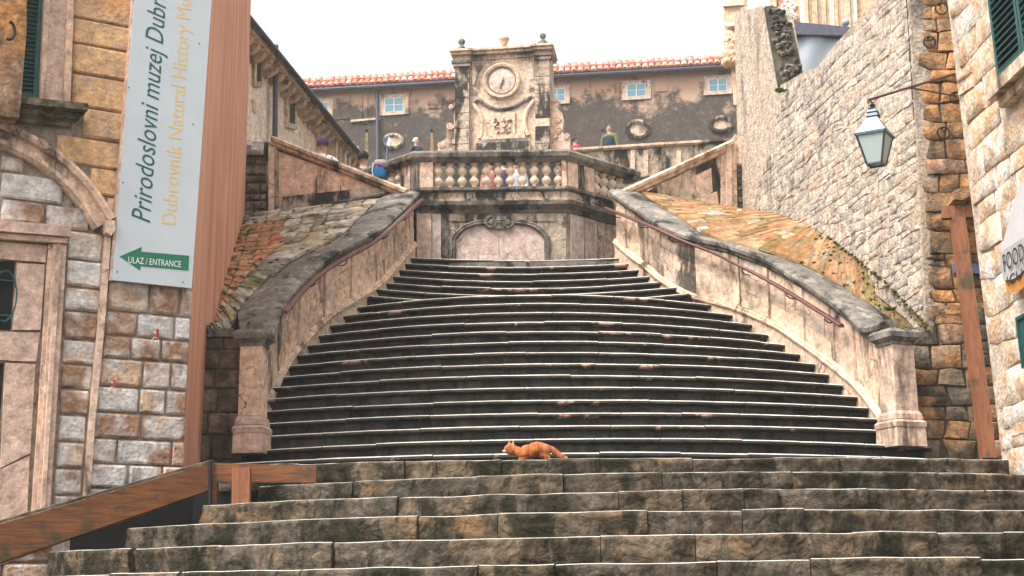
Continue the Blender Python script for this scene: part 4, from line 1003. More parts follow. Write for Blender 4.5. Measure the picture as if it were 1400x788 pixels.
# clock
cc = ax3(378, 358, 0); r = 118*k_
def ring(c, pr, N, mat, nm, parent, n=40): mb = MB(); mb.lathe(c, pr, n, ax=N); return mb.build(nm, mat, parent, smooth=True, angle=30)
ring(cc, [(r, -.01), (r, .08), (r*.97, .11), (r*.92, .12), (r*.88, .10), (r*.84, .11), (r*.80, .07), (r*.74, .03), (r*.70, .03)], pl.N, M['cream'], 'clock_surround', ct)
face = ring(cc, [(r*.74, .0), (r*.74, .05), (r*.70, .055), (.001, .06)], pl.N, M['niche'], 'clock_face', ct)
ring(cc+pl.N*.05, [(r*.75, 0), (r*.75, .02), (r*.71, .02), (r*.71, 0)], pl.N, M['coping'], 'face_rim', ct)
a = ax3(390, 332, .075); b = ax3(368, 400, .075); dd = b-a; sdv = dd.cross(pl.N).normalized()
mb = MB()
for t0, wd in ((0, .012), (.2, .03), (.35, .016), (.5, .032), (.65, .018), (.85, .03)):
    p = a+dd*t0; q = a+dd*(t0+.16); mb.add([p-sdv*wd*.5, q-sdv*wd, q+sdv*wd, p+sdv*wd*.5]+[v+pl.N*.01 for v in (p-sdv*wd*.5, q-sdv*wd, q+sdv*wd, p+sdv*wd*.5)], [(0, 1, 2, 3), (7, 6, 5, 4), (0, 4, 5, 1), (1, 5, 6, 2), (2, 6, 7, 3), (3, 7, 4, 0)])
mb.build('clock_hand', M['iron'], ct)
text_mesh('7', M['coping'], 'numeral', ct, ax3(418, 388, .064), pl.U, pl.V, height=.15, width=.07)
for x, y in ((212, 420), (552, 398)): 
    ring(ax3(x, y, 0), [(19*k_, 0), (19*k_, .04), (15*k_, .05), (12*k_, .03), (.001, .035)], pl.N, M['cream'], 'roundel', ct, 20)
    mb = MB(); mb.beam(ax3(x-13, y+5, .045), ax3(x+13, y-5, .045), .02, .02); mb.build('roundel_bar', M['coping'], ct)
def tubepx(pts, r, d, mat, nm):
    mb = MB(); q = [ax3(x, y, d) for x, y in pts]
    for _ in range(2): q = [q[0]]+[x for a, b in zip(q, q[1:]) for x in (a.lerp(b, .25), a.lerp(b, .75))]+[q[-1]]
    mb.tube(q, r, 8); return mb.build(nm, M[mat], ct, smooth=True)
tubepx([(245, 468), (290, 505), (350, 525), (400, 525), (450, 512), (500, 480), (525, 455)], .05, .02, 'coping', 'arch_moulding')
tubepx([(205, 490), (240, 540), (262, 590), (262, 650), (248, 700)], .055, .03, 'cream', 'scroll_bracket'); tubepx([(575, 465), (540, 510), (515, 560), (512, 620), (535, 680)], .055, .03, 'cream', 'scroll_bracket')
tubepx([(205, 490), (225, 468), (255, 468), (262, 490)], .045, .04, 'coping', 'scroll_head'); tubepx([(575, 470), (560, 450), (530, 455), (520, 475)], .045, .04, 'coping', 'scroll_head')
T([(200, 265), (262, 262), (240, 300), (222, 345), (212, 378), (200, 378)], 0, .03, 'cream', 'side_panel'); T([(535, 285), (568, 282), (568, 345), (545, 345)], 0, .03, 'niche', 'side_panel')
T([(312, 552), (456, 544), (456, 680), (312, 690)], 0, .05, 'cream', 'relief_frame'); T([(326, 563), (444, 556), (444, 672), (326, 680)], .04, .052, 'jamb', 'relief_ground')
for k in range(26):
    x = 335+rnd.random()*100; y = 575+rnd.random()*92; ring(ax3(x, y, .05), [(9*k_, 0), (7*k_, .04), (.002, .06)], pl.N, M['coping'] if k % 2 else M['cream'], 'relief_boss', ct, 8)
tubepx([(385, 575), (378, 600), (392, 625), (384, 665)], .035, .06, 'cream', 'relief_figure')
for x in (262, 490): T([(x, 600), (x+14, 599), (x+30, 705), (x-8, 708)], 0, .05, 'cream', 'bracket_fillet')
T([(268, 690), (500, 678), (515, 702), (255, 714)], 0, .08, 'cream', 'ledge'); T([(246, 714), (530, 700), (540, 722), (240, 735)], 0, .12, 'coping', 'ledge'); T([(228, 738), (548, 724), (562, 800), (215, 812)], 0, .16, 'lichen', 'ledge')
T([(60, 800), (720, 775), (720, 1100), (60, 1100)], 0, .2, 'riser', 'gap_darkening_base')  # near-black slab added on the tower base to darken the baluster gaps
# volutes at either side
for sx, pts_, cs in ((-1, [(97, 470), (84, 480), (70, 505), (80, 540), (62, 560), (38, 600), (44, 650), (40, 690), (0, 720), (-10, 760), (-8, 800), (104, 800), (104, 470)], ((74, 507, 17), (68, 622, 24), (12, 735, 22), (92, 715, 16))),
                     (1, [(670, 470), (695, 452), (712, 470), (706, 510), (735, 540), (745, 580), (738, 640), (745, 665), (782, 680), (784, 800), (668, 800)], ((695, 468, 17), (712, 590, 20), (716, 652, 22), (762, 688, 20), (690, 690, 18)))):
    T(pts_, -.35, -.08, 'pinkcream' if sx > 0 else 'cream', 'volute')
    for x, y, rr in cs: spiral(ax3(x, y, -.06), pl.U, pl.V, rr*k_, 1.8, pl.N, M['pinkcream'], 'volute_scroll', ct, .022, sx)

# ================================================================ LONG BUILDING BEHIND
hb = thing('long_building', 'long low building with red tiled eaves and lichen blackened plaster behind the clock tower', 'building', P(700, 215, 45))
ya_, yb_ = 46, 44.1; q0, q1 = P(420, 121, ya_), P(1003, 88, yb_); pl = Plane(V((q0.x, q0.y, q0.z)), V((q1.x-q0.x, q1.y-q0.y, 0)), (0, 0, 1)); HB = pl
mb = MB(); mb.pxpoly(pl, [(402, 300), (1040, 300), (1040, 84), (402, 120)], -6, 0); mb.build('wall', M['backwall'], hb)
W = lambda pts, d0, d1, mat, nm, pa=hb: B(pts, d0, d1, mat, nm, pl, pa)
slope = (88-121)/583.
ey = lambda x: 122+(x-420)*slope
mb = MB(); mb.tube([pl.X(404, ey(404)+1.5, .30), pl.X(1010, ey(1010)+1.5, .30)], .07, 8); mb.build('gutter', M['pipe'], hb, smooth=True)
mb = MB(); mb.pxpoly(pl, [(404, ey(404)+4), (1012, ey(1012)+4), (1012, ey(1012)-2), (404, ey(404)-2)], -.1, .26); mb.build('eaves_board', M['iron'], hb)
# tiles: roof plane rising behind the gutter
rise = V((0, 0, 1))*.62-pl.N*.60
e0 = pl.X(404, ey(404)-1, .34); e1 = pl.X(1012, ey(1012)-1, .34); L_ = (e1-e0).length; n = 70; rd = (e1-e0).normalized(); rn = rise.normalized(); up = rd.cross(rn).normalized(); up = up if up.z > 0 else -up
mb = MB(); mb.add([e0-up*.02, e1-up*.02, e1+rise*.78-up*.02, e0+rise*.78-up*.02, e0-up*.1, e1-up*.1], [(0, 1, 2, 3), (0, 4, 5, 1)]); mb.build('roof_deck', M['pantile'], hb)
tm = []
for v_ in range(4):
    mb = MB(); w2 = L_/n*.5; vs = []
    for a, (rr, ll) in enumerate(((1.0, 0), (.86, rise.length*.40))):
        for k in range(7): an = pi*k/6; vs.append(V((-cos(an)*w2*rr, ll, sin(an)*w2*.85*rr+(0 if a == 0 else -.0)))) 
    mb.add(vs, [(k, k+1, k+8, k+7) for k in range(6)]+[tuple(range(7))]); o = mb.build('t', M['pantile'], smooth=True); tm.append(o.data); bpy.data.objects.remove(o)
Rt = Matrix((rd, rn, rd.cross(rn))).transposed(); 
if rd.cross(rn).z < 0: Rt = Matrix((-rd, rn, (-rd).cross(rn))).transposed()
for i in range(n):
    for j in range(2):
        o = bpy.data.objects.new('roof_tile', rnd.choice(tm)); COL.objects.link(o); o.parent = hb
        o.rotation_mode = 'QUATERNION'; o.rotation_quaternion = (Rt @ Matrix.Rotation(rnd.uniform(-.04, .04), 3, 'Z') @ Matrix.Rotation(-.07, 3, 'X')).to_quaternion()
        o.location = e0+rd*(L_*(i+.5)/n)+rise*(j*.36)+up*(.035+rnd.uniform(-.01, .01))-base_of(hb)
        o.scale = (rnd.uniform(.93, 1.0), 1, rnd.uniform(.9, 1.1))
def window(x0, y0, x1, y1, sl=-.06):
    f = lambda x, y: (x, y+(x-x0)*sl)
    fr = W([f(x0, y1), f(x1, y1), f(x1, y0), f(x0, y0)], 0, .05, 'pinkcream', 'window')
    m = (x1-x0)*.18; my = (y1-y0)*.17; a, b, c, d = x0+m, y0+my, x1-m, y1-my*.9
    def sub(pts, d0, d1, mat, nm): o = B([f(*p) for p in pts], d0, d1, mat, nm, pl, hb); o.parent = fr; return o
    sub([(a, d), (c, d), (c, b), (a, b)], .045, .056, 'whitepaint', 'sash')
    mx = (a+c)/2; mmy = (b+d)/2; g = .8
    for p, q in ((a+g, mx-g/1.4), (mx+g/1.4, c-g)):
        for r_, s_ in ((b+g, mmy-g/2), (mmy+g/2, d-g)): sub([(p, s_), (q, s_), (q, r_), (p, r_)], .05, .06, 'glass', 'pane')
    return fr
window(519, 131, 559, 159); window(850, 112, 890, 138); window(962, 105, 1001, 131); window(744, 119, 779, 144); window(424, 137, 455, 166)
for x0, x1, ya, yb in ((479, 497, 122, 165), (495, 503, 120, 170), (585, 604, 118, 149), (760, 776, 106, 118), (896, 912, 98, 126), (800, 806, 104, 130), (455, 480, 124, 164)):
    W([(x0, yb), (x1, yb-.06*(x1-x0)), (x1, ya-.06*(x1-x0)), (x0, ya)], 0, .035, 'backwall', 'raised_panel')
B([(480, 165), (520, 162), (520, 164), (480, 168)], 0, .08, 'cream', 'ledge', pl, hb)
def oval(cx, cy, rx, ry):
    u, v = pl.hit(cx, cy); c = pl.W(u, v); s_ = 45/2000
    for (k0, k1, d, mt, nm) in ((1.12, .8, .10, 'lichen', 'oval_frame'),):
        mb = MB(); q = [c+pl.U*cos(a)*rx*s_*.95+pl.V*sin(a)*ry*s_*.95 for a in [2*pi*k/28 for k in range(29)]]
        mb.sweep(q, [((p-c).normalized()) for p in q], [pl.N]*29, [(-.07, -.02), (-.07, .05), (0, .09), (.07, .06), (.07, -.02)]); mb.build(nm, M[mt], hb, smooth=True)
    mb = MB(); mb.prism(pl, [(u+cos(2*pi*k/24)*rx*s_*.9, v+sin(2*pi*k/24)*ry*s_*.9) for k in range(24)], -.01, .012); mb.build('oval_blank', M['cream'], hb)
oval(537, 194, 14, 10); oval(872, 177, 15.5, 11.5); oval(986, 171, 15, 10.5)
for x in (501, 590, 824): 
    W([(x-2, 215), (x+3, 215), (x+2, 182), (x-1, 182)], 0, .012, 'mossplaster', 'moss_streak'); ring(pl.X(x, 179, 0), [(.05, 0), (.05, .02), (.03, .02)], pl.N, M['black'], 'drain_hole', hb, 10)
mb = MB(); mb.tube([pl.X(515.5, 124, .12), pl.X(516.5, 235, .12)], .055, 8); mb.build('drainpipe', M['pipe'], hb, smooth=True)
for y in (150, 195): mb = MB(); mb.box(pl.X(516, y, .09), .14, .1, .05); mb.build('pipe_clamp', M['pipe'], hb)

# ================================================================ LONG HOUSE AT THE LEFT REAR
lh = thing('corniced_house', 'pale weathered house wall with corbelled eaves running back behind the orange wall', 'house', P(420, 215, 25))
q0 = P(342, 24, 20.8); q1 = P(490, 215, 27.6); q1.z = q0.z
_d = V((q1.x-q0.x, q1.y-q0.y, 0)).normalized(); _n = V((_d.y, -_d.x, 0)); q0 = q0-_n*.36+V((0, 0, -.13)); q1 = q1-_n*.36+V((0, 0, -.13))
pl = Plane(q0, V((q1.x-q0.x, q1.y-q0.y, 0)), (0, 0, 1)); LH = pl
Lh = (q1-q0).length+.6
mb = MB(); mb.rect(pl, -.5, Lh, -4.5, 0, -3, 0); mb.build('wall', M['housewall'], lh)
mb = MB(); mb.rect(pl, -.5, Lh+.1, .02, .10, -3, .30); mb.build('eaves_slab', M['cream'], lh)
mb = MB(); mb.rect(pl, -.5, Lh+.1, .10, .15, -3, .36); mb.build('roof_edge', M['slate'], lh)
mb = MB(); a = pl.W(-.5, .10, .38); b = pl.W(Lh, .10, .38); mb.tube([a, b], .035, 8); mb.build('gutter', M['pipe'], lh, smooth=True)
k = -.2
while k < Lh:
    mb = MB(); mb.sweep([pl.W(k, 0, 0), pl.W(k+.13, 0, 0)], [pl.N]*2, [pl.V]*2, [(0, -.14), (.06, -.14), (.14, -.10), (.22, -.05), (.25, .018), (0, .018)]); mb.build('corbel', M['cream'], lh, smooth=True, angle=40); k += .33
def lwin(x0, x1, yt0, yb0, yt1, yb1):
    fr = B([(x0, yb0), (x1, yb1), (x1, yt1), (x0, yt0)], 0, .06, 'cream', 'window', pl, lh); m = (x1-x0)*.24
    g = B([(x0+m, yb0-6), (x1-m, yb1-8), (x1-m, yt1+7), (x0+m, yt0+10)], .05, .066, 'darkmortar', 'blind_recess', pl, lh); g.parent = fr
lwin(388, 402, 112, 174, 132, 178); lwin(344, 354, 52, 118, 66, 120); lwin(431, 441, 158, 205, 168, 205)
mb = MB(); mb.tube([pl.X(377, 62, .12), pl.X(376, 190, .12)], .045, 8); mb.build('drainpipe', M['pipe'], lh, smooth=True)
for x, y in ((446, 170), (452, 176), (458, 184), (464, 190), (470, 196), (476, 202), (482, 208)):
    mb = MB(); u, v = pl.hit(x, y); mb.rect(pl, u-.07, u+.07, v-1.6, v, 0, .22); mb.build('buttress_strip', M['cream'], lh)
lp2 = B([(344, 136), (349, 140), (349, 155), (344, 152)], 0, .02, 'pinkcream', 'wall_tablet', pl, lh)

# ================================================================ CHURCH BEHIND THE RUBBLE WALL
ch = thing('church_facade', 'orange and white stone church front with carved capital rising behind the rubble wall', 'church', P(1080, 60, 30))
pl = Plane(P(1000, 40, 30), (1, -.25, 0), (0, 0, 1)); CH = pl
K = lambda pts, d0, d1, mat, nm: B([(980+x/6.064, y/6.064) for x, y in pts], d0, d1, mat, nm, pl, ch)
M['churchlight'] = stone('church_white_stone', [(.70, .62, .55), (.74, .68, .62)], [((.5, .34, .24), 2, .55, .7, .4, .5)], .3, 12, mott=.15, seed=31)
K([(120, 250), (1500, 520), (1500, -300), (120, -300)], -3, 0, 'church', 'wall')
K([(118, 100), (236, 100), (236, -200), (118, -200)], 0, .20, 'church', 'pilaster')
K([(236, 110), (440, 150), (430, -200), (236, -200)], 0, .1, 'churchlight', 'wall_panel')
K([(72, 108), (240, 96), (240, 112), (72, 124)], -.2, .50, 'churchlight', 'cornice'); K([(72, 126), (225, 114), (215, 246), (80, 252)], -.2, .42, 'church', 'entablature'); K([(76, 252), (220, 246), (220, 270), (100, 285)], -.2, .46, 'churchlight', 'capital_abacus')
for k in range(26):
    x = rnd.uniform(85, 175); y = rnd.uniform(285, 520); ring(pl.X(980+x/6.064, y/6.064, .3+.1*rnd.random()), [(rnd.uniform(.09, .15), 0), (.08, .09), (.01, .13)], pl.N, M['church'], 'acanthus_leaf', ch, 7)
K([(100, 280), (230, 270), (230, 900), (150, 900)], -.2, .25, 'church', 'column')
xs_ = [700, 740, 775, 800, 850, 880, 920, 985, 1020, 1060, 1120, 1175]
for i in range(len(xs_)-1):
    K([(xs_[i], 300), (xs_[i+1]-3, 300), (xs_[i+1]-25, -200), (xs_[i]-22, -200)], 0, .25 if i % 2 else .14, 'churchlight' if i % 2 == 0 else 'church', 'fluted_pilaster')
K([(440, 260), (500, 260), (500, -200), (440, -200)], 0, .2, 'church', 'pilaster')
K([(510, 165), (690, 190), (690, -20), (510, -20)], 0, .06, 'church', 'carved_panel')
for x, y, rr in ((560, 70, 34), (600, 120, 30), (630, 60, 30), (545, 120, 22), (590, 30, 30), (640, 140, 20)): spiral(pl.X(980+x/6.064, y/6.064, .1), pl.U, pl.V, rr*30/2000/6.06, 1.4, pl.N, M['churchlight'], 'carved_scroll', ch, .05, 1)
# dark beam and tarpaulin
pl = Plane(P(1065, 60, 23.5), (1, -.08, 0), (0, 0, 1))
bm_ = thing('dark_beam', 'long dark grey timber beam spanning above the white tarpaulin', 'beam', pl.X(1100, 40))
B([(1060, 47.5), (1160, 50.5), (1166, 39), (1060, 29)], -.15, .05, 'pipe', 'beam', pl, bm_)
ba = pl.W(*pl.hit(1156, 31)); mb = MB(); mb.lathe(ba, [(.02, -.07)]+[(.07*sin(a), -.07*cos(a)) for a in [pi*(.1+.8*k/8) for k in range(9)]]+[(.02, .07)], 14); tag(mb.build('float_ball', M['tarp'], smooth=True), 'small grey ball lamp at the right end of the dark beam', 'lamp')
n1, n2 = 16, 10; mb = MB(); vs = []
for i in range(n1+1):
    for j in range(n2+1):
        x = lerp(1055, 1165, i/n1); y = lerp(46, 130, j/n2); u, v = pl.hit(x, y); vs.append(pl.W(u, v, -.05+.05*sin(i*.9+j*.35)*(.3+.7*(1-j/n2))+.03*mn.noise(V((i*.5, j*.3, 0)))))
mb.add(vs, [(i*(n2+1)+j, i*(n2+1)+j+1, (i+1)*(n2+1)+j+1, (i+1)*(n2+1)+j) for i in range(n1) for j in range(n2)]); tag(mb.build('tarpaulin', M['tarp'], smooth=True), 'white grey tarpaulin hanging under the dark beam behind the rubble wall', 'tarpaulin')
# ================================================================ MUSEUM BUILDING ON THE LEFT
B0, T0 = P(249, 640, 13.0), P(285, 0, 13.05)
mu = thing('museum_building', 'left corner building with stone doorway facade and orange plastered side wall', 'building', (B0.x, B0.y, 2.0))
MF = Plane(B0, (1.65, 1, 0), T0-B0)
def up_to(p, q, py):                       # extend the line p-q beyond the top of the frame
    return q+(q-p)*.35
T1 = T0+(T0-B0)*.3; FB, FT = P(334, 300, 20.3), P(343, 0, 20.3); FT1 = FT+(FT-FB)*.3; FB1 = FB-(FT-FB)*(1.6); Bd = B0-(T0-B0)*.35
mb = MB(); back = V((-.5, 0, 0)); c = [Bd, FB1, FT1, T1]
c[1].z = Bd.z; n = 8; vs = []
for i in range(n+1):
    for j in range(n+1): 
        s, t_ = i/n, j/n; vs.append(c[0].lerp(c[1], s).lerp(c[3].lerp(c[2], s), t_))
mb.add(vs, [(i*(n+1)+j, i*(n+1)+j+1, (i+1)*(n+1)+j+1, (i+1)*(n+1)+j) for i in range(n) for j in range(n)])
mb.add([c[0]+back*0, c[1]+back, c[2]+back, c[3]+back*0, c[1], c[2], c[0]+V((-4, -2.42, 0)), c[3]+V((-4, -2.42, 0))], [(4, 1, 2, 5), (3, 5, 2, 7)]); mb.build('plaster_side_wall', M['orange'], mu)
# facade backing
mb = MB(); mb.pxpoly(MF, [(-160, 860), (238, 860), (249, 640), (284.5, 0), (297, -220), (-160, -220)], -.5, 0); mb.build('facade_core', M['mortar'], mu)
mf = lambda pts, d0, d1, mat, nm: B(pts, d0, d1, mat, nm, MF, mu)
r1 = pxs(MF, [(97, -30), (286, -30), (264, 388), (150, 388), (151, 300), (128, 255), (98, 222), (60, 190), (112, 180), (112, 140), (97, 135)])
masonry(mu, MF, r1, (.22, .32), (.55, .95), .035, M['ochre'], pool=RBsm, gap=.014)
r2 = pxs(MF, [(151, 392), (263, 392), (256, 520), (249, 690), (114, 700), (127, 560), (140, 470), (147, 392)])
masonry(mu, MF, r2, (.19, .25), (.22, .5), .035, M['grey'], pool=RB, gap=.02)
r3 = pxs(MF, [(0, 212), (50, 236), (100, 275), (134, 318), (142, 345), (134, 460), (118, 580), (108, 720), (66, 760), (80, 560), (92, 318), (0, 305)])
masonry(mu, MF, r3, (.2, .27), (.3, .6), .035, M['grey'], pool=RB, gap=.022)
r4 = pxs(MF, [(-60, 780), (110, 720), (112, 700), (220, 650), (220, 800), (-60, 850)])
masonry(mu, MF, r4, (.2, .27), (.3, .5), .04, M['grey'], pool=RB, gap=.02)
def arc_sw(pts, prof, mat, nm, n=1, joint=6):
    q = [MF.W(*MF.hit(x, y)) for x, y in pts]
    for _ in range(2): q = [q[0]]+[x for a, b in zip(q, q[1:]) for x in (a.lerp(b, .25), a.lerp(b, .75))]+[q[-1]]
    sd = []
    for i in range(len(q)):
        t_ = (q[min(i+1, len(q)-1)]-q[max(0, i-1)]).normalized(); s_ = MF.N.cross(t_).normalized()
        sd.append(s_)
    i = 0
    while i < len(q)-1:
        j = min(len(q)-1, i+joint); 
        mb = MB(); qq = q[i:j+1][:]; qq[0] = qq[0].lerp(qq[1], .04); mb.sweep(qq, sd[i:j+1], [MF.N]*(j-i+1), prof); mb.build(nm, mat, mu, smooth=True, angle=30); i = j
AP = [(-.11, 0), (-.11, .06), (-.085, .10), (-.05, .095), (-.045, .06), (.0, .055), (.03, .06), (.035, .11), (.07, .13), (.10, .12), (.115, .08), (.115, 0)]
arc_sw([(-40, 176), (-5, 184), (20, 196), (52, 211), (85, 236), (115, 268), (140, 308)], AP, M['pinkcream'], 'arch_stone')
mf([(138, 306), (150, 306), (152, 318), (146, 327), (139, 322)], 0, .14, 'pinkcream', 'corbel')
mf([(141, 326), (149, 326), (140, 450), (127, 580), (117, 730), (109, 730), (119, 580), (131, 450)], 0, .07, 'pinkcream', 'arch_jamb')
# door surround
mf([(-40, 303), (92, 314), (90, 328), (-40, 318)], 0, .14, 'jamb', 'door_cornice'); mf([(-40, 319), (89, 329), (88, 336), (-40, 327)], 0, .10, 'jamb', 'door_cornice')
mf([(70, 336), (88, 338), (74, 560), (62, 745), (44, 750), (56, 560)], 0, .08, 'jamb', 'door_architrave')
mf([(74, 336), (80, 337), (66, 560), (54, 745), (49, 746), (60, 560)], .08, .105, 'pinkcream', 'architrave_fillet'); mf([(64, 336), (70, 336), (56, 560), (43, 750), (38, 750), (51, 560)], 0, .055, 'pinkcream', 'architrave_fillet')
for pts in ([(-40, 328), (63, 337), (61, 360), (-40, 352)], [(22, 361), (60, 363), (54, 452), (16, 452)], [(-40, 455), (14, 455), (53, 456), (48, 495), (14, 494), (-40, 490)], [(6, 497), (47, 499), (40, 620), (0, 640)], [(-2, 643), (39, 624), (34, 760), (-8, 775)]):
    mf(pts, 0, .035, 'jamb', 'door_slab')
mf([(-60, 356), (20, 358), (14, 452), (-60, 450)], .001, .008, 'black', 'dark_opening'); mf([(-60, 496), (5, 497), (-5, 640), (-60, 660)], .001, .008, 'black', 'dark_opening')
gr = MB()
c = MF.X(6, 405, .03)
gr.tube([c+MF.U*cos(a)*.10+MF.V*sin(a)*.22 for a in [2*pi*k/20 for k in range(21)]], .009, 6)
gr.tube([MF.X(-2, 360, .03), MF.X(-6, 450, .03)], .009, 6); gr.tube([MF.X(-30, 380, .03), MF.X(20, 385, .03)], .007, 6); gr.tube([MF.X(-30, 430, .03), MF.X(17, 432, .03)], .007, 6)
gr.build('iron_grille', M['teal'], mu, smooth=True)
# window with green shutter
def shutter(pl, parent, u0, u1, v0, v1, d, n, mat=None):
    mat = mat or M['teal']; mb = MB(); s_ = .045
    mb.rect(pl, u0, u0+s_, v0, v1, d-.01, d+.035); mb.rect(pl, u1-s_, u1, v0, v1, d-.01, d+.035); mb.rect(pl, u0+s_, u1-s_, v0, v0+s_*1.6, d-.01, d+.034); mb.rect(pl, u0+s_, u1-s_, v1-s_, v1, d-.01, d+.034)
    sh = mb.build('shutter', mat, parent)
    mb = MB(); mb.rect(pl, u0, u1, v0, v1, d-.02, d-.012); o = mb.build('shutter_back', M['black'], parent); o.parent = sh
    H = v1-v0-s_*2.6
    for k in range(n):
        v = v0+s_*1.6+H*(k+.5)/n; mb = MB(); a = pl.W(u0+s_, v, d+.012); b = pl.W(u1-s_, v, d+.012); t_ = (pl.V*.8-pl.N*.6).normalized(); nn = pl.U.cross(t_)
        w_ = H/n*.62; mb.add([a-t_*w_, b-t_*w_, b+t_*w_, a+t_*w_, a-t_*w_+nn*.006, b-t_*w_+nn*.006, b+t_*w_+nn*.006, a+t_*w_+nn*.006], [(0, 1, 2, 3), (7, 6, 5, 4), (0, 4, 5, 1), (1, 5, 6, 2), (2, 6, 7, 3), (3, 7, 4, 0)])
        o = mb.build('slat', mat, parent); o.parent = sh
    return sh
mf([(8, 141), (50, 143), (62, -120), (20, -120)], 0, .012, 'black', 'dark_opening')
u0, v0 = MF.hit(14, 138); u1, _ = MF.hit(50, 139); v1 = MF.hit(40, -110)[1]
shutter(MF, mu, u0-.3, u1, v0, v1, .02, 40)
mf([(50, 145), (92, 150), (102, -120), (62, -120)], 0, .07, 'jamb', 'window_jamb'); mf([(51, 145), (58, 146), (70, -120), (63, -120)], .07, .09, 'pinkcream', 'jamb_fillet'); mf([(82, 149), (92, 150), (102, -120), (93, -120)], .07, .10, 'pinkcream', 'jamb_fillet')
SILL = stone('mossy_sill_stone', [(.24, .2, .16)], [((.03, .035, .015), 3, .42, .55, 1, .92)], .6, 16, seed=33)
M['sill'] = SILL
mf([(0, 142), (110, 153), (110, 162), (0, 151)], 0, .26, 'sill', 'window_sill'); mf([(0, 152), (104, 162), (102, 170), (0, 160)], 0, .17, 'sill', 'sill_moulding'); mf([(0, 161), (97, 170), (95, 176), (0, 168)], 0, .08, 'sill', 'sill_moulding')
mf([(-60, 170), (14, 176), (24, 60), (24, -120), (-60, -120)], .10, .34, 'brown', 'corner_pilaster'); 
mb = MB(); c = MF.X(12, 42, .38); mb.tube([c+MF.U*cos(a)*.05+MF.V*sin(a)*.08 for a in [pi*(.5-1.1*k/12) for k in range(13)]], .014, 8); mb.build('iron_hook', M['iron'], mu, smooth=True)
# red painted figures and marks on stones
def mark(pts, mat, nm, d=.075): return B(pts, d, d+.003, mat, nm, MF, mu)
M['markwhite'] = M['white']; M['markred'] = M['red']
for cx, cy, s_ in ((212, 459, 1.0), (153, 527, .9)):
    for sx in (-1, 1):
        mb = MB(); mb.tube([MF.X(cx, cy-3*s_, .075), MF.X(cx+sx*5*s_, cy-8*s_, .075), MF.X(cx+sx*5.5*s_, cy-11*s_, .075)], .0028, 4); mb.tube([MF.X(cx, cy+2*s_, .075), MF.X(cx+sx*5*s_, cy+6*s_, .075), MF.X(cx+sx*4.5*s_, cy+12*s_, .075)], .0028, 4); mb.build('white_painted_line', M['white'], mu)
    mark([(cx-1.6*s_, cy-7*s_), (cx+1.6*s_, cy-7*s_), (cx+2.2*s_, cy+3*s_), (cx, cy+7*s_), (cx-2.2*s_, cy+3*s_)], 'red', 'red_painted_mark')
for x, y in ((229, 618), (228, 624), (236, 615)): mark([(x-1.6, y-1.6), (x+1.6, y-1.8), (x+1.2, y+1.8), (x-1.4, y+1.6)], 'red', 'red_painted_mark')
# banner
bn = thing('banner', 'tall white museum banner with green and gold lettering and a green arrow', 'banner', MF.X(205, 390, .1))
BQ = [(149, 386), (257, 397), (285, -2), (301, -200), (197, -200), (180, -2)]
B(BQ, .085, .10, 'banner', 'panel', MF, bn)
d_ = .102
def bp(x, y): return MF.X(x, y, d_)
up_ = (bp(180, 0)-bp(149.5, 385)).normalized(); lf = -(bp(257, 397)-bp(150, 385)); lf = (lf-up_*lf.dot(up_)).normalized()
a = bp(205, 305); e_ = (bp(228, 0)-a).length
text_mesh('Prirodoslovni muzej Dubrovnik', M['bdark'], 'lettering', bn, a, up_, lf, width=e_*1.0, height=None, shear=.28, refbody='Prirodoslovni muzej Dubr')
o = bn.children[-1]
a2 = bp(240.5, 308); e2 = (bp(262, 0)-a2).length
text_mesh('Dubrovnik Natural History Museum', M['bgold'], 'lettering', bn, a2, up_, lf, width=e2*1.0, refbody='Dubrovnik Natural History Mu')
def stretch(o, O, Y, k):
    b = base_of(o); 
    for v in o.data.vertices: w_ = v.co+b-O; h = w_.dot(Y); v.co = v.co+Y*(h*(k-1))
ls = [c for c in bpy.data.objects if c.name.startswith('lettering') and c.parent == bn]
stretch(ls[0], a, lf, 1.22); stretch(ls[1], a2, lf, 1.12)
B([(159, 354), (189, 341), (188.5, 347.5), (253.5, 353), (252.5, 373), (187.5, 367), (187, 373)], .101, .104, 'bgreen', 'arrow', MF, bn)
d_ = .106; rg = (bp(250, 366)-bp(180, 360)).normalized(); upt = MF.N.cross(rg); upt = upt if upt.z > 0 else -upt
text_mesh('ULAZ / ENTRANCE', M['white'], 'lettering', bn, bp(175.5, 359.6), rg, upt, width=(bp(247.5, 366)-bp(175.5, 360)).length, height=.058)
mb = MB()
for x, y in ((160, 372), (250, 386), (168, 250), (264, 170), (176, 120), (272, 60)): mb.lathe(MF.X(x, y, .10), [(.006, 0), (.006, .006)], 8, ax=MF.N)
mb.build('fixing_screws', M['iron'], bn)
mf([(146, 386), (151, 386), (181, 0), (178, 0)], 0, .09, 'jamb', 'banner_batten')
# timber rails below the facade
tr_ = thing('timber_barrier', 'stained timber plank barrier sloping past the doorway at the bottom left', 'barrier', P(290, 690, 12.4))
mb = MB(); a, b, cc_, dd_ = P(-60, 734, 11.2), P(286, 634, 12.4), P(286, 670, 12.4), P(-60, 790, 11.2); bk = V((.02, .06, 0))
mb.add([a, b, cc_, dd_, a+bk, b+bk, cc_+bk, dd_+bk], [(0, 1, 2, 3), (7, 6, 5, 4), (0, 4, 5, 1), (1, 5, 6, 2), (2, 6, 7, 3), (3, 7, 4, 0)]); mb.build('long_plank', M['plank'], tr_)
mb = MB(); mb.beam(P(-60, 732, 11.25)+V((0, .03, .012)), P(287, 632.5, 12.45)+V((0, .03, .012)), .11, .022); mb.build('top_board', M['darkblock'], tr_)
mb = MB(); a, b, cc_, dd_ = P(290, 633, 12.45), P(432, 637, 12.62), P(432, 660, 12.62), P(290, 659, 12.45); bk = V((0, .05, 0))
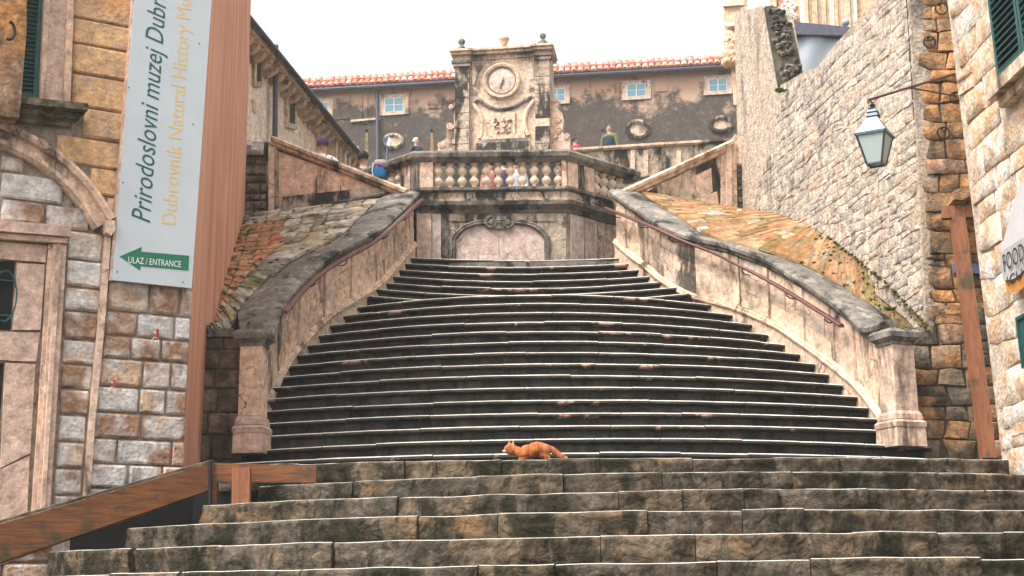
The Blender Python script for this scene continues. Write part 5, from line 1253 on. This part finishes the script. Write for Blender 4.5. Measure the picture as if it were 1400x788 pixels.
mb.add([a, b, cc_, dd_, a+bk, b+bk, cc_+bk, dd_+bk], [(0, 1, 2, 3), (7, 6, 5, 4), (0, 4, 5, 1), (1, 5, 6, 2), (2, 6, 7, 3), (3, 7, 4, 0)]); mb.build('short_plank', M['plank'], tr_)
for x, w_, y0, y1 in ((330.5, .15, 640, 692), (293, .06, 650, 692)): 
    mb = MB(); mb.beam(P(x, y0, 12.42 if x > 300 else 12.5), P(x-.5, y1, 12.42 if x > 300 else 12.5), w_, .09, up=(0, 1, 0)); mb.build('upright', M['post'] if x > 300 else M['plank'], tr_)
mb = MB(); mb.beam(P(287.5, 632, 12.42), P(287, 690, 12.42), .02, .06, up=(0, 1, 0)); mb.build('iron_strap', M['iron'], tr_)
rc = thing('recess_shade_panels', 'black panels painting the shade of an open recess below the timber barrier beside the lower steps', 'recess', P(190, 760, 12.6))  # flat black sheets stand in for the shade of the unlit opening
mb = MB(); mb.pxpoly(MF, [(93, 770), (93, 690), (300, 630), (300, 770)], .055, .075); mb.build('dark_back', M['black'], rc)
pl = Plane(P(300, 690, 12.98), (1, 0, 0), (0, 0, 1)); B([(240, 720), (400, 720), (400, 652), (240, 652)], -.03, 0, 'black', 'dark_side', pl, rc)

# ================================================================ RIGHT BUILDING
C0, C1 = P(1370, 627, 13.3), P(1295, 0, 13.3)
rb2 = thing('stone_house', 'pale rough ashlar house wall at the right edge with green shutter', 'house', C0)
RBP = Plane(C0, (0.03, -1, 0), C1-C0)
RH = MB(); vmax = RBP.hit(1296, -140)[1]
RH.rect(RBP, 0, 5.0, -.8, vmax, -.6, 0); RH.build('wall_core', M['palemortar'], rb2)
su0, sv0 = RBP.hit(1382, 113); su0 = RBP.hit(1378, 105)[0]
polyr = [(0, -.7), (4.2, -.7), (4.2, vmax-.1), (0, vmax-.1)]
hole = [(su0-.10, sv0-.20), (su0+1.3, sv0-.20), (su0+1.3, vmax), (su0-.10, vmax)]
cell_wall(rb2, RBP, polyr, course_cells(0, 4.2, -.7, vmax, (.16, .34), (.30, .85), .14), .004, .016, .05, [M['pale']], holes=(hole,))
mb = MB(); mb.rect(RBP, su0-.06, su0+.0, sv0, vmax, 0, .06); mb.build('window_jamb', M['cream'], rb2)
shutter(RBP, rb2, su0+.02, su0+.60, sv0+.02, vmax, .07, 34); shutter(RBP, rb2, su0+.62, su0+1.2, sv0+.02, vmax, .07, 34)
mb = MB(); mb.rect(RBP, su0-.10, su0+1.3, sv0-.11, sv0, 0, .17); mb.build('window_sill', M['cream'], rb2); mb = MB(); mb.rect(RBP, su0-.04, su0+1.25, sv0-.20, sv0-.112, 0, .10); mb.build('sill_moulding', M['cream'], rb2)
aw = thing('awning', 'white cloth awning with lettered valance FOOD on the right house wall', 'awning', RBP.X(1390, 350, .1))
D = .16
h = lambda x, y: RBP.hit(x, y, D)
e = MB(); pA = h(1367, 346); pB = h(1400, 322); 
top0 = h(1400, 275)
u_a, v_a = pA; u_b = u_a+1.5; vt = v_a
v_line = lambda u: v_a
# cloth slope from the wall down to the valance
q = [RBP.W(u_a, v_a, D), RBP.W(u_a+1.6, v_a, D), RBP.W(u_a+1.6, v_a+.55, .01), RBP.W(u_a+.25, v_a+.55, .01)]
e.add(q+[p-RBP.N*.006 for p in q], [(0, 1, 2, 3), (7, 6, 5, 4)]); e.add([q[0], q[3], RBP.W(u_a, v_a, .01)], [(0, 1, 2)]); e.build('cloth', M['cloth'], aw, fix=False)
vd = .235; n = 14; vs = []
for i in range(n+1):
    u = u_a+1.6*i/n; s_ = abs(sin(pi*(i/n)*3)); dn = v_a-vd+.0*s_-(.05*s_)
    vs += [RBP.W(u, v_a, D+.004), RBP.W(u, dn, D+.004+.008*sin(i*1.3))]
mb = MB(); mb.add(vs, [(2*i, 2*i+1, 2*i+3, 2*i+2) for i in range(n)]); mb.build('valance', M['cloth'], aw, fix=False)
mb = MB(); vs2 = [v-RBP.V*(vd-.02)*(0 if i % 2 == 0 else 1)-RBP.N*.02 - (RBP.V*(vd-.02) if i % 2 == 0 else V()) + (RBP.V*(vd-.02-.11) if i % 2 else V()) for i, v in enumerate(vs)]
mb.add(vs2, [(2*i, 2*i+1, 2*i+3, 2*i+2) for i in range(n)]); mb.build('orange_trim', M['awnorange'], aw, fix=False)
ux = RBP.U
text_mesh('FOOD', M['iron'], 'lettering', aw, RBP.W(u_a+.09, v_a-.19, D+.018), ux, RBP.V, width=.48, height=.15)
text_mesh('ICU', M['iron'], 'lettering', aw, RBP.W(u_a+.12, v_a-.325, D+.012), ux, RBP.V, width=.34, height=.09)
sg = thing('menu_board', 'dark green framed board at the right edge on the pale wall', 'sign', RBP.X(1396, 500, .03))
gu0 = RBP.hit(1391, 445, .1)[0]; gv1 = RBP.hit(1391, 438, .1)[1]; gv0 = RBP.hit(1395, 500, .1)[1]
mb = MB(); mb.rect(RBP, gu0, gu0+.7, gv0, gv1, .05, .085); mb.build('board', M['teal'], sg)
mb = MB(); mb.rect(RBP, gu0-.02, gu0+.72, gv1, gv1+.03, .05, .10); mb.rect(RBP, gu0-.02, gu0+.72, gv0-.03, gv0, .05, .10); mb.rect(RBP, gu0-.03, gu0, gv0-.03, gv1+.03, .05, .101); mb.build('frame', M['teal'], sg)
mb = MB(); a = RBP.W(gu0-.01, gv0+.02, .06); mb.tube([a, a-RBP.V*.10, a-RBP.V*.15-RBP.U*.04, a-RBP.V*.20], .008, 6); mb.build('wire', M['iron'], sg)

# ================================================================ STREET LANTERN
ln = thing('street_lantern', 'four sided metal lantern with frosted panes hanging from an iron wall bracket', 'lamp', P(1195, 232, 13.5))
c = P(1195.5, 186, 13.5); th0 = radians(15); s_ = 13.5/2000
def fr(z, r): return [c+V((r*cos(th0+pi/2*k+pi), r*sin(th0+pi/2*k+pi), z)) for k in range(4)]
z0 = -(43*s_); zt2 = 28*s_
eav, bot, top = fr(0, .195), fr(z0, .10), fr(zt2, .062)
for k in range(4):
    j = (k+1) % 4
    q = [eav[k], eav[j], bot[j], bot[k]]; cen = sum(q, V())/4; q = [cen+(p-cen)*.93 for p in q]; nn = (q[1]-q[0]).cross(q[3]-q[0]).normalized()*.004
    mb = MB(); mb.add(q+[p+nn for p in q], [(0, 1, 2, 3), (7, 6, 5, 4), (0, 4, 5, 1), (1, 5, 6, 2), (2, 6, 7, 3), (3, 7, 4, 0)]); mb.build('pane', M['lampglass'], ln)
mb = MB()
for k in range(4):
    j = (k+1) % 4
    mb.beam(eav[k], bot[k], .016, .016); mb.beam(eav[k], eav[j], .022, .026); mb.beam(bot[k], bot[j], .016, .014); mb.tube([eav[k]+(eav[k]-c)*.10, eav[k]], .010, 6)
mb.build('frame', M['lampmetal'], ln)
mb = MB(); e2_ = [p+(p-c)*.06+V((0, 0, .012)) for p in eav]; mb.add(e2_+top, [(0, 1, 2, 3), (7, 6, 5, 4), (0, 1, 5, 4), (1, 2, 6, 5), (2, 3, 7, 6), (3, 0, 4, 7)]); mb.build('roof', plain('lantern_roof', (.20, .26, .30), .45, .3), ln)
mb = MB()
for a_, b_, r0, r1 in ((0, .03, .085, .075), (.03, .045, .05, .05), (.045, .07, .072, .06), (.07, .085, .04, .04), (.085, .10, .05, .025)):
    p0, p1 = [c+V((r0*cos(th0+pi/2*k), r0*sin(th0+pi/2*k), zt2+a_)) for k in range(4)], [c+V((r1*cos(th0+pi/2*k), r1*sin(th0+pi/2*k), zt2+b_-.001)) for k in range(4)]
    mb.add(p0+p1, [(3, 2, 1, 0), (4, 5, 6, 7), (0, 1, 5, 4), (1, 2, 6, 5), (2, 3, 7, 6), (3, 0, 4, 7)])
mb.build('vent_cap', M['lampmetal'], ln)
hk = P(1190, 138, 13.5); mb = MB(); tcap = c+V((0, 0, zt2+.10))
mb.tube([tcap, V((tcap.x, tcap.y, hk.z-.02)), hk, hk+V((-.02, 0, .02))], .009, 6); mb.lathe(tcap+V((0, 0, .005)), [(.02, 0), (.03, .015), (.01, .035)], 10); mb.build('hanger', M['iron'], ln, smooth=True)
br = thing('lantern_bracket', 'rusty iron wall bracket holding the lantern out from the brown wall', 'bracket', PIER.X(1305, 101))
a = P(1187, 137, 13.5); b = PIER.X(1306, 101, 0); m_ = a.lerp(b, .44)
mb = MB(); mb.tube([a+V((0, 0, -.03)), a, b], .013, 8); mb.build('arm', M['rust'], br, smooth=True)
mb = MB(); mb.tube([m_, PIER.X(1309, 132, .0)], .009, 8); mb.build('stay', M['rust'], br, smooth=True)

# ================================================================ FIGURES
def skin_obj(name, nodes, edges, mat, parent=None, sub=2, root=0, smooth=True):
    """nodes: (pos, radius or (rx, ry)); grown with a Skin modifier into one continuous surface"""
    b = base_of(parent) if parent else V()
    me = bpy.data.meshes.new(name); me.from_pydata([V(p)-b for p, r in nodes], edges, [])
    o = bpy.data.objects.new(name, me); COL.objects.link(o)
    sk_ = o.modifiers.new('skin', 'SKIN'); sk_.use_smooth_shade = True
    for i, (p, r) in enumerate(nodes):
        sv = me.skin_vertices[0].data[i]; sv.radius = r if isinstance(r, tuple) else (r, r); sv.use_root = (i == root)
    if sub: s2 = o.modifiers.new('sub', 'SUBSURF'); s2.levels = sub; s2.render_levels = sub
    bpy.context.view_layer.update(); dg = bpy.context.evaluated_depsgraph_get()
    m2 = bpy.data.meshes.new_from_object(o.evaluated_get(dg)); bpy.data.objects.remove(o); bpy.data.meshes.remove(me)
    m2.materials.clear(); m2.materials.append(mat); m2.name = name
    for p in m2.polygons: p.use_smooth = True; p.material_index = 0
    o = bpy.data.objects.new(name, m2); COL.objects.link(o)
    if parent: o.parent = parent
    return o
def colour(n, c): 
    if n not in M: M[n] = plain(n, c, .8, var=.15, scale=25)
    return M[n]
def person(label, top, H, face, jacket, trousers, hair, lean=0, hood=False, long_hair=False):
    """standing figure; top: point at the crown; face: heading in radians (0 looks away from the camera)"""
    z0 = top.z-H; t = thing('person', label, 'person', (top.x, top.y, z0))
    R = Matrix.Rotation(face, 3, 'Z'); k = H/1.75
    def q(x, y, z): return V((top.x, top.y, z0))+R @ V((x*k, y*k, z*k))
    hd = [(q(0, .0, .93), (.13*k, .10*k)), (q(0, 0, 1.08), (.125*k, .10*k)), (q(0, 0, 1.30), (.15*k, .11*k)), (q(0, 0, 1.42), (.11*k, .08*k)), (q(0, .0, 1.50), .052*k), (q(0, .01, 1.57), (.072*k, .08*k)), (q(0, .015, 1.66), (.078*k, .095*k)), (q(0, .0, 1.72), (.05*k, .06*k))]
    ed = [(i, i+1) for i in range(7)]; n = 8
    for s_ in (-1, 1):
        arm = [(q(s_*.185, 0, 1.40), .055*k), (q(s_*.235, .0, 1.12), .042*k), (q(s_*.23, .10, .90), .032*k), (q(s_*.225, .14, .84), .038*k)]
        leg = [(q(s_*.095, 0, .86), .085*k), (q(s_*.10, .02, .48), .058*k), (q(s_*.10, -.01, .09), .04*k), (q(s_*.105, .12, .035), .034*k)]
        i = len(hd); hd += arm; ed += [(3, i), (i, i+1), (i+1, i+2), (i+2, i+3)]
        i = len(hd); hd += leg; ed += [(0, i), (i, i+1), (i+1, i+2), (i+2, i+3)]
    skin_obj('body', hd, ed, M['skin'], t, 2)
    jk = [(q(0, 0, .88), (.165*k, .13*k)), (q(0, 0, 1.10), (.15*k, .125*k)), (q(0, 0, 1.30), (.175*k, .135*k)), (q(0, 0, 1.43), (.12*k, .10*k)), (q(0, 0, 1.49), .068*k)]; ed = [(i, i+1) for i in range(4)]
    for s_ in (-1, 1):
        i = len(jk); jk += [(q(s_*.19, 0, 1.40), .075*k), (q(s_*.245, 0, 1.12), .06*k), (q(s_*.235, .09, .92), .048*k)]; ed += [(3, i), (i, i+1), (i+1, i+2)]
    skin_obj('jacket', jk, ed, jacket, t, 2)
    tk = [(q(0, 0, .90), (.145*k, .115*k))]; ed = []
    for s_ in (-1, 1):
        i = len(tk); tk += [(q(s_*.095, 0, .84), .10*k), (q(s_*.10, .02, .48), .075*k), (q(s_*.10, -.01, .10), .062*k)]; ed += [(0, i), (i, i+1), (i+1, i+2)]
    skin_obj('trousers', tk, ed, trousers, t, 1)
    mb = MB(); c = q(0, -.012, 1.665); seg, rg_ = 16, 9; vs = []
    for j in range(rg_):
        a = pi*.62*j/(rg_-1)
        for i in range(seg):
            b = 2*pi*i/seg; fr_ = max(0, sin(b)); cut = 1-.42*fr_; aa = a*cut
            v = V((.092*sin(aa)*cos(b), .108*sin(aa)*sin(b), .105*cos(aa)+.004*mn.noise(V((i, j, 0))))); vs.append(c+R @ (v*k))
    mb.add(vs, [(j*seg+i, j*seg+(i+1) % seg, (j+1)*seg+(i+1) % seg, (j+1)*seg+i) for j in range(rg_-1) for i in range(seg)])
    if long_hair: mb.lathe(q(0, -.05, 1.42), [(.07*k, 0), (.085*k, .1*k), (.088*k, .2*k)], 12)
    mb.build('hat' if hood else 'hair', hair, t, smooth=True)
    mb = MB(); nz = q(0, .105, 1.635); mb.lathe(nz, [(.014*k, -.02*k), (.012*k, 0), (.005*k, .02*k)], 8)
    for s_ in (-1, 1): mb.lathe(q(s_*.082, 0, 1.64), [(.012*k, -.025*k), (.02*k, 0), (.012*k, .025*k)], 8)
    mb.build('nose_and_ears', M['skin'], t, smooth=True)
    mb = MB()
    for s_ in (-1, 1): mb.lathe(q(s_*.032, .098, 1.662), [(.009*k, -.004*k), (.009*k, .004*k)], 8)
    mb.build('eyes', M['iron'], t)
    return t, q, k
dk = colour('dark_cloth', (.02, .025, .04)); 
def dots_m():
    m, t, b = new_mat('white_dotted_cloth'); geo = t.nodes.new('ShaderNodeNewGeometry'); vo = t.nodes.new('ShaderNodeTexVoronoi'); vo.inputs['Scale'].default_value = 16; t.links.new(geo.outputs['Position'], vo.inputs['Vector'])
    t.links.new(mix(t, rng(t, vo.outputs['Distance'], .26, .30, 1, 0), (.72, .70, .70), (.03, .03, .04)), b.inputs['Base Color']); b.inputs['Roughness'].default_value = .85; return m
person('person in purple beanie and white dotted top behind the left triangular parapet', P(441, 189, 22.0), 1.9, .3, dots_m(), dk, colour('purple_knit', (.07, .025, .09)), hood=True)
t, q, k = person('person in dark teal jacket and black hood carrying a blue backpack on the side stairs', P(497, 208, 21.8), 1.75, -.25, colour('dark_teal_cloth', (.02, .055, .07)), dk, colour('black_hair', (.012, .012, .014)))
bpk = thing('backpack', 'blue backpack with grey top and magenta trim on the back of the teal jacket', 'backpack', P(519, 250, 21.2))
c = P(520, 234, 21.25)
def pillow(c, sx, sy, sz, mat, nm, parent, pw=.55):
    vs = []; n1, n2 = 18, 12
    f_ = lambda v: math.copysign(abs(v)**pw, v)
    for j in range(n2+1):
        a = pi*j/n2
        for i in range(n1): b = 2*pi*i/n1; vs.append(V(c)+V((sx*f_(sin(a))*f_(cos(b)) if sin(a) > 1e-6 else 0, sy*(sin(a)**pw if sin(a) > 0 else 0)*f_(sin(b)), sz*f_(cos(a)))))
    mb = MB(); mb.add(vs, [(j*n1+i, j*n1+(i+1) % n1, (j+1)*n1+(i+1) % n1, (j+1)*n1+i) for j in range(n2) for i in range(n1)]); return mb.build(nm, mat, parent, smooth=True)
pillow(c, .105, .08, .15, colour('blue_nylon', (.01, .16, .36)), 'bag', bpk)
pillow(c+V((.0, .0, .115)), .095, .075, .055, colour('grey_nylon', (.35, .33, .34)), 'top_pocket', bpk)
mb = MB(); mb.tube([c+V((-.10, -.06, .085)), c+V((0, -.085, .075)), c+V((.10, -.06, .06))], .012, 6); mb.build('trim', colour('magenta_trim', (.5, .02, .2)), bpk, smooth=True)
mb = MB(); mb.tube([c+V((-.10, -.07, .11)), c+V((-.115, -.075, -.02)), c+V((-.10, -.07, -.13))], .010, 6); mb.build('strap', M['whitepaint'], bpk, smooth=True)
person('white haired person in a dark jacket beyond the balcony, left of the clock tower', P(569, 189, 40), 1.7, pi+.8, colour('navy_cloth', (.018, .03, .05)), dk, colour('white_hair', (.6, .58, .56)))
t, q, k = person('man in olive green jacket with navy vest standing above the long low parapet', P(833, 171, 40), 1.8, pi-.5, colour('olive_green_cloth', (.12, .13, .045)), dk, colour('brown_hair', (.12, .06, .03)))
mb = MB()
pillow(q(0, .06, 1.22), .12*k, .11*k, .2*k, colour('navy_vest', (.012, .03, .07)), 'vest', t)
person('stooping person in red top just right of the clock tower volute', P(786, 188, 40), 1.6, -1.2, colour('red_cloth', (.45, .02, .05)), dk, colour('dark_hair', (.03, .02, .02)))
person('child in pink top seen through the balusters', P(671, 222, 29), 1.35, pi, colour('pink_cloth', (.34, .12, .11)), dk, colour('dark_hair', (.03, .02, .02)), long_hair=True)
person('person in dark purple clothes seen through the middle balusters', P(688.5, 216, 29), 1.6, pi, colour('purple_cloth', (.05, .025, .08)), colour('purple_cloth', (.05, .025, .08)), colour('grey_hair', (.2, .2, .24)))
person('person in white top with black hair seen through the balusters', P(705.5, 219, 29), 1.55, pi-.2, colour('white_cloth', (.42, .42, .46)), colour('white_cloth', (.42, .42, .46)), colour('black_hair', (.012, .012, .014)), long_hair=True)
sgn = thing('street_sign', 'small white and blue angled sign on a thin pole in front of the oval window', 'sign', P(529, 230, 33))
sp = Plane(P(529, 200, 33), (1, .3, 0), (0, 0, 1))
B([(526, 197), (532, 201), (535, 190), (529, 186)], 0, .02, 'whitepaint', 'panel', sp, sgn); M['signblue'] = plain('sign_blue', (.02, .12, .4), .5); B([(525.5, 196.5), (527.6, 198), (531, 187.5), (528.6, 185.6)], .02, .024, 'signblue', 'blue_edge', sp, sgn)
mb = MB(); mb.tube([P(530, 199, 33.05), P(529, 232, 33.05)], .03, 8); mb.build('pole', M['pipe'], sgn, smooth=True)

# ---------------------------------------------------------------- the cat
M['furlight'] = plain('light_ginger_hair', (.66, .30, .10), .8)
YC = 12.84; og = P(730, 627, YC); og.z = 2.777; ks = YC/2000*1.02
cat = thing('cat', 'ginger orange cat creeping left along the top of the wide lower steps', 'cat', og)
def c3(x, z, y=0): return og+V((x*ks, y, z*ks))
r = lambda a, b=None: (a*ks, (b or a)*ks)
nd = [(c3(13, 16.5), r(12.5, 9.5)), (c3(5, 16.5), r(14, 10.5)), (c3(-4, 14.2), r(13.6, 10.5)), (c3(-12, 11), r(12.5, 10.5)), (c3(-19, 11.6), r(9.0, 8.5)), (c3(-25, 14.0), r(6.2, 6.0)), (c3(-31.5, 17.2), r(10.4, 10.2)), (c3(-36, 15.4), r(6.4, 6.2)), (c3(-39.4, 14.2), r(3.8, 3.6))]
ed = [(i, i+1) for i in range(8)]
def chain(root, pts):
    i = len(nd); nd.extend(pts); ed.append((root, i)); ed.extend((i+j, i+j+1) for j in range(len(pts)-1))
chain(0, [(c3(21, 17.5), r(5.0)), (c3(27, 12.8), r(4.4)), (c3(33, 8.0), r(4.3)), (c3(38, 5), r(4.0)), (c3(42, 3.6), r(2.8))])
for s_, dx in ((-1, 0), (1, -4)):
    y = s_*.030
    chain(0, [(c3(14+dx, 11.5, y), r(8.5, 6.5)), (c3(12+dx, 6.5, y*1.2), r(6.8, 5)), (c3(19+dx, 4.5, y*1.2), r(4.0)), (c3(17+dx, 2.4, y*1.2), r(3.4)), (c3(12+dx, 1.8, y*1.2), r(3.0, 2.4))])
for s_, dx in ((-1, 0), (1, 6)):
    y = s_*.028
    chain(3, [(c3(-13+dx*.6, 9, y), r(7.6, 6)), (c3(-8+dx, 4.8, y*1.25), r(5.2, 4.4)), (c3(-15+dx, 3.0, y*1.25), r(3.9)), (c3(-21+dx, 2.0, y*1.2), r(3.0, 2.4))])
cb = skin_obj('body', nd, ed, M['fur'], cat, 3)
fr2 = random.Random(3); bv = base_of(cat); hb_ = MB(); polys = list(cb.data.polygons)
for _ in range(9000):
    p = fr2.choice(polys); a = V(p.center)+bv; nn = V(p.normal)
    back = V((1, 0, -.15)) if a.x < og.x+20*ks else V((.8, 0, -.6))
    d = (nn*.45+back*.8+V((fr2.uniform(-.3, .3), fr2.uniform(-.3, .3), fr2.uniform(-.3, .3)))).normalized(); L = fr2.uniform(.008, .016); s2 = nn.cross(d).normalized()*.0011
    j = V((fr2.uniform(-.004, .004), fr2.uniform(-.004, .004), fr2.uniform(-.004, .004)))
    hb_.add([a+j-s2, a+j+s2, a+j+d*L], [(0, 1, 2)], 0 if fr2.random() < .55 else (1 if fr2.random() < .6 else 2))
tag(hb_.build('fur', [M['fur'], M['furstripe'], M['furlight']], cat, fix=False), kind='stuff')
M['furpale'] = plain('pale_ginger_fur', (.74, .42, .24), .8)
for s_ in (-1, 1):
    b = c3(-30.5+(2.6 if s_ < 0 else -2.6), 20.4, s_*.022); mb = MB()
    tip = b+V((.4*ks, 0, 8.0*ks)); mb.add([b+V((-2.4*ks, -.004, 0)), b+V((2.6*ks, -.004, -.4*ks)), b+V((.6*ks, .014, .3*ks)), tip, b+V((0, -.012, .8*ks))], [(0, 4, 3), (4, 1, 3), (1, 2, 3), (2, 0, 3), (0, 1, 4), (0, 2, 1)]); mb.build('ear', M['furlight'], cat)
mb = MB()
for s_ in (-1, 1): mb.lathe(c3(-35.3, 17.0, s_*.026), [(.0045, -.0045), (.006, 0), (.0045, .0045)], 8)
mb.build('eyes', M['black'], cat)
mb = MB(); mb.lathe(c3(-41.6, 14.4), [(.002, -.006), (.006, -.002), (.006, .003), (.002, .006)], 8); mb.build('nose', colour('pink_nose', (.6, .25, .2)), cat, smooth=True)
pillow(c3(-37.6, 13.6), 4.0*ks, 4.2*ks, 2.6*ks, M['furpale'], 'chin', cat, .9)
mb = MB()
for s_ in (-1, 1):
    for k in range(3): mb.tube([c3(-39.5, 13.8, s_*.012), c3(-41+k*1.5, 13.5+k*1.2-1, s_*.05)], .0007, 3)
mb.build('whiskers', M['white'], cat)
pillow(c3(42.5, 4.4), 2.6*ks, 2.0*ks, 2.0*ks, M['furpale'], 'tail_tip', cat, .9)

# ---------------------------------------------------------------- weeds in the joints
tuft('weed', 'pale green weed growing at the foot of the orange wall beside the slab roof', P(312, 345, 18.3), .13, 50, M['grass'])
tuft('weed', 'low weed tuft on the mossy apron at the lower right end of the tile roof', P(1215, 425, 15.7), .09, 40, M['grass'])
M['mossy'] = plain('moss_green', (.075, .085, .02), .95, var=.5, bump=.5)
mb = MB()
for k in range(420):
    s_ = rnd.random(); q_ = abs(rnd.gauss(0, .06)) if k % 2 else rnd.random(); p = ptL(min(1, s_), min(1, q_), .03)
    r_ = rnd.uniform(.012, .045); n_ = 6
    mb.add([p+V((0, 0, r_*.5))]+[p+V((cos(2*pi*i/n_)*r_*rnd.uniform(.6, 1.2), sin(2*pi*i/n_)*r_*rnd.uniform(.6, 1.2), 0)) for i in range(n_)], [(0, i+1, (i+1) % n_+1) for i in range(n_)])
for k in range(220):
    s_ = rnd.random()*.5; q_ = abs(rnd.gauss(0, .1)) if k % 2 else rnd.random(); p = ptR(min(1, s_), min(1, q_), .02)
    r_ = rnd.uniform(.012, .04); n_ = 6
    mb.add([p+V((0, 0, r_*.5))]+[p+V((cos(2*pi*i/n_)*r_*rnd.uniform(.6, 1.2), sin(2*pi*i/n_)*r_*rnd.uniform(.6, 1.2), 0)) for i in range(n_)], [(0, i+1, (i+1) % n_+1) for i in range(n_)])
tag(mb.build('moss', M['mossy'], smooth=True), 'small cushions of moss scattered over the two sloping roofs', 'moss', kind='stuff')

# ---------------------------------------------------------------- thin haze over the square
hz = MB(); hz.box((0, 30, 13.5), 130, 100, 31); hzo = hz.build('haze', plain('x', (1, 1, 1)))
m = bpy.data.materials.new('thin_haze'); m.use_nodes = True; t = m.node_tree; t.nodes.clear()
out = t.nodes.new('ShaderNodeOutputMaterial'); vol = t.nodes.new('ShaderNodeVolumePrincipled'); vol.inputs['Color'].default_value = (.95, .95, .95, 1); vol.inputs['Density'].default_value = .0014; vol.inputs['Anisotropy'].default_value = .2
t.links.new(vol.outputs[0], out.inputs['Volume']); hzo.data.materials.clear(); hzo.data.materials.append(m); hzo['kind'] = 'stuff'
